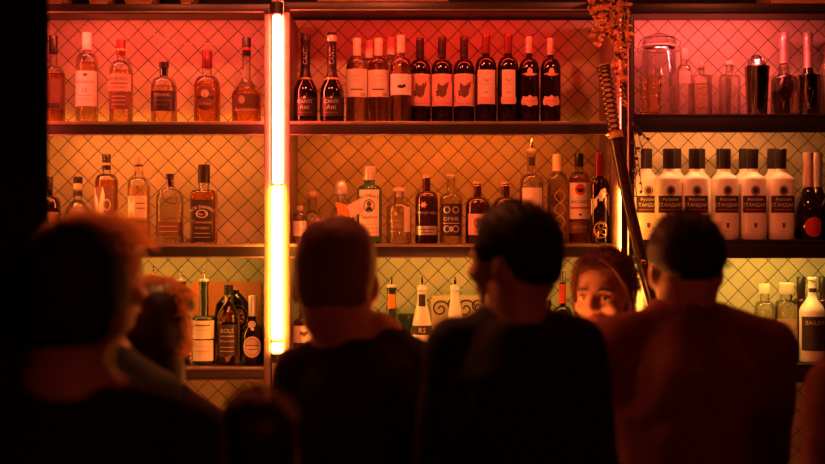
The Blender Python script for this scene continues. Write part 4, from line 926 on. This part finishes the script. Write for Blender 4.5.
    if style == 'cap':
        mb = MB()                                                    # strap edge of the cap at the back of the head
        pts = [hp((.0875*math.cos(a), -.005+.108*math.sin(a), -.012+.030*math.sin(a)))*s for a in [2*PI*q/40 for q in range(41)]]
        mb.tube(pts, .006, M['clothblack'], 8)
        mb.ell(hp((0, .125, .035))*s, (.07*s, .055*s, .006), M['clothblack'], 24, 8, HR); mb.build('cap_band', t)
    if earring:
        mb = MB(); mb.ell(hp((.114, .012, -.062))*s, (.010,)*3, M['steel'], 18, 12); mb.build('earring', t)
    if face:
        for sx in (-1, 1):
            mb = MB(); mb.ell(hp((sx*.032, .0865, -.002))*s, [.0155*s, .0115*s, .0095*s], M['eyewhite'], 20, 12, HR); e = mb.build('eye', t)
            mb = MB(); mb.ell(hp((sx*.032-.003, .0945, -.002))*s, [.0062*s, .0045*s, .0062*s], M['iris'], 16, 10, HR); mb.build('iris', e)
            mb = MB(); mb.tube([hp(p)*s for p in ((sx*.013, .100, .021), (sx*.026, .1015, .0265), (sx*.042, .091, .0265), (sx*.054, .077, .020))], [.002, .0034, .003, .0012], M['hairdark'], 8); mb.build('eyebrow', t)
            mb = MB(); mb.tube([hp(p)*s for p in ((sx*.015, .094, .001), (sx*.024, .0995, .0075), (sx*.036, .098, .0085), (sx*.050, .085, .002))], [.0012, .0024, .0024, .0012], M['hairdark'], 8); mb.build('eyelash', t)
        mb = MB(); mb.tube([hp(p)*s for p in ((-.025, .098, -.063), (-.008, .108, -.058), (0, .109, -.0595), (.008, .108, -.058), (.025, .098, -.063))], [.002, .0045, .004, .0045, .002], M['lips'], 8)
        mb.tube([hp(p)*s for p in ((-.022, .099, -.066), (0, .108, -.070), (.022, .099, -.066))], [.002, .006, .002], M['lips'], 8); mb.build('lips', t)
    return t
person('person with cropped dark hair and black top, closest to the bright tube', 333, -1.70, 217, yaw=-.12, hyaw=.05, sw=.90, hs=1.21, hair='hairbuzz', style='buzz', shirt='clothdark', headoff=(-.072, 0))
person('person with short black hair and black top turning face sideways, mid picture', 517, -2.03, 204, yaw=0.0, hyaw=.92, sw=.72, hs=.93, raise_=.075, hair='hairblack', style='short', shirt='clothblack', arms='down')
person('person in rust jacket with short dark hair and bare nape, seen from behind', 690, -1.70, 214, yaw=.05, hyaw=.0, sw=1.02, hs=1.03, nape=.008, raise_=.055, hair='hairblack', style='short', shirt='jacket', collar=True, bulk=.014)
person('person with auburn hair tied back behind the bar, face half hidden', 602, -.96, 250, yaw=PI+.1, hyaw=-.62, htilt=-.08, headoff=(-.02, 0), hair='hairred', style='tied', shirt='clothblack', face=True, vox=.005, arms='down', hs=1.06)
person('person with chin-length hair rim-lit amber, wearing a shiny round earring', 150, -1.70, 284, yaw=-.1, hyaw=-.55, hs=1.02, hair='hairdark', style='bob', shirt='clothdark', arms='down', sw=.85, earring=True)
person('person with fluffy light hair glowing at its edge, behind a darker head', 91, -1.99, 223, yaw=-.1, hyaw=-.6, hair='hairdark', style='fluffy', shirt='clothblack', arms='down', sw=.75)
person('dark silhouetted person in front of the fluffy-haired one, beside the pillar', 66, -2.72, 229, yaw=0, hyaw=.0, raise_=.05, hs=1.0, hair='hairblack', style='short', shirt='clothblack', arms='down')
person('person sitting low with only the crown of a dark head showing', 258, -2.22, 394, yaw=.12, hs=.86, hair='hairdark', style='short', shirt='clothblack', arms='seat', sit=.44, sw=.68)
person('person in dark red top cut off by the picture edge, shoulder showing', 925, -2.1, 224, yaw=.1, raise_=.04, hair='hairblack', style='short', shirt='jacket', arms='down')
for px, y, lab in ((500, -1.28, 'added glowing globe on the counter hidden behind the broad dark back'), (436, -1.21, 'added glowing globe on the counter between the two dark-haired backs')):
    t = thing('added_glow_globe', lab, 'added lamp', (X(px, y), y, BT+.0005))  # added unseen globes that light the faces and shoulders
    mb = MB(); mb.lathe([(.045, 0), (.048, .004), (.048, .02), (.03, .03), (.018, .034)], M['frame_black'], 28); mb.build('base', t)
    mb = MB(); mb.ell((0, 0, .095), (.045, .045, .058), emit('added_globe_glow', (1, .20, .03), 120 if px < 450 else 100), 24, 16); mb.build('glowing_globe', t)
    mb = MB(); mb.lathe([(.02, .148), (.024, .152), (.02, .165), (.006, .17)], M['brass'], 20); mb.build('finial', t)
t = thing('bar_stool', 'low black stool under the sitting person', 'stool', (X(258, -2.22), -2.24, 0), .12)
mb = MB(); mb.lathe([(.11, .27), (.13, .275), (.135, .30), (.12, .315)], M['stoolleather'], 32); mb.build('seat', t)
mb = MB(); mb.lathe([(.025, .03), (.022, .04), (.022, .27), (.05, .275)], M['frame_black'], 20); mb.build('column', t)
mb = MB(); mb.lathe([(.075, 0), (.075, .012), (.03, .03)], M['frame_black'], 28); mb.build('base', t)

bpy.data.scenes.remove(TS)
# ------------------------------------------------------------------ light
def area(name, loc, sx, sy, energy, col, direction):
    L = bpy.data.lights.new(name, 'AREA'); L.shape = 'RECTANGLE'; L.size = sx; L.size_y = sy; L.energy = energy; L.color = col
    o = bpy.data.objects.new(name, L); COL.objects.link(o); o.location = loc
    o.rotation_euler = Vector(direction).to_track_quat('-Z', 'Y').to_euler(); return o
RED, RED2, ORA, AMB, YEL = (1, .022, .012), (1, .07, .05), (1, .13, .012), (1, .24, .02), (1, .42, .055)
xl0, xl1, xm0, xm1, xr0, xr1 = X(20), X(262), X(294), X(606), X(640), X(840)
def strip(tag_, xa, xb, z, e, c, y=.025, d=(0, .5, -.87)): area('led_strip_'+tag_, ((xa+xb)/2, y, z-.004), xb-xa, .012, e, c, d)
ORA2, AMB2 = (1, .19, .03), (1, .46, .065)
RD3 = (1, .06, .04)
strip('whisky_top', xl0, xl1, TOPZ+.028, 3.2, RD3); strip('whisky_mid', xl0, xl1, SH1-.018, 3.3, ORA2); strip('whisky_low', xl0, xl1, SH2-.018, 1.15, AMB2); strip('whisky_base', xl0, xl1, SH3-.018, .35, AMB)
strip('wine_top', X(320), X(570), Z(12)+.028, 2.2, (1, .02, .012)); strip('wine_mid', X(310), X(560), SH1-.018, 2.5, ORA); strip('wine_low', xm0, xm1, SH2-.018, 1.9, AMB2); strip('wine_base', xm0, xm1, SH3-.018, .4, AMB)
strip('glass_top', xr0, X(795), RTOP+.028, 4.0, (1, .085, .085)); strip('glass_mid', xr0, X(795), RZ1-.018, 2.3, (1, .27, .07)); strip('glass_low', xr0, xr1, RZ2-.018, 2.7, (1, .52, .09))
for nm, xa, xb, z, e in (('whisky', xl0, xl1, SH1, .6), ('wine', xm0, xm1, SH1, .12)): area('added_leak_glow_'+nm, ((xa+xb)/2, .29, z+.004), xb-xa, .01, e, AMB, (0, .35, 1))  # added strips imitate amber light leaking up behind the upper shelf
area('counter_work_light', (.1, -1.0, 1.0), 2.6, .05, 4.0, (1, .13, .03), (0, 1, .75))
for nm, x in (('near_pillar', -.85), ('centre', -.25), ('far', 1.1)): area('added_front_fill_'+nm, (x, -1.0, 2.92), .12, .12, 12 if nm == 'centre' else 7, (1, .13, .045), (0, .62, -.78))  # added unseen ceiling fills that brighten the bottle labels from in front
def spot(name, loc, at, energy, col, deg):
    L = bpy.data.lights.new(name, 'SPOT'); L.energy = energy; L.color = col; L.spot_size = math.radians(deg); L.spot_blend = .6; L.shadow_soft_size = .05
    o = bpy.data.objects.new(name, L); COL.objects.link(o); o.location = loc; o.rotation_euler = (Vector(at)-Vector(loc)).to_track_quat('-Z', 'Y').to_euler()
spot('added_rim_spot_right', (-.62, -1.42, 2.85), (.20, -1.95, 1.55), 42, (1, .20, .045), 24)  # added unseen spot that lights the edge of the turned face
spot('added_rim_spot_left', (-.05, -1.15, 2.85), (-.64, -1.88, 1.6), 60, (1, .28, .07), 24)  # added unseen spot that brightens the hair edges by the pillar
area('room_red_lamp', (1.2, -5.4, 2.9), .6, .6, 6.0, (1, .10, .03), (-.2, .9, -.45))
w = bpy.data.worlds.new('bar_dark'); w.use_nodes = True; w.node_tree.nodes['Background'].inputs[0].default_value = (.9, .2, .1, 1); w.node_tree.nodes['Background'].inputs[1].default_value = .003; SC.world = w

# ------------------------------------------------------------------ camera
cam = bpy.data.cameras.new('camera'); co = bpy.data.objects.new('camera', cam); COL.objects.link(co)
co.location = (0, CY, CZ); co.rotation_euler = (PI/2, 0, 0); cam.sensor_width = 36; cam.lens = 36*F/825; cam.clip_start = .05
cam.dof.use_dof = True; cam.dof.focus_distance = 4.6; cam.dof.aperture_fstop = 1.8
SC.camera = co
SC.view_settings.view_transform = 'Standard'; SC.view_settings.look = 'None'; SC.view_settings.gamma = 1; SC.view_settings.use_curve_mapping = False
SC.view_settings.exposure = 0.08
cy_ = SC.cycles
cy_.max_bounces = 20; cy_.transmission_bounces = 20; cy_.glossy_bounces = 6; cy_.diffuse_bounces = 4; cy_.use_denoising = True; cy_.sample_clamp_indirect = 12.0; cy_.blur_glossy = .1
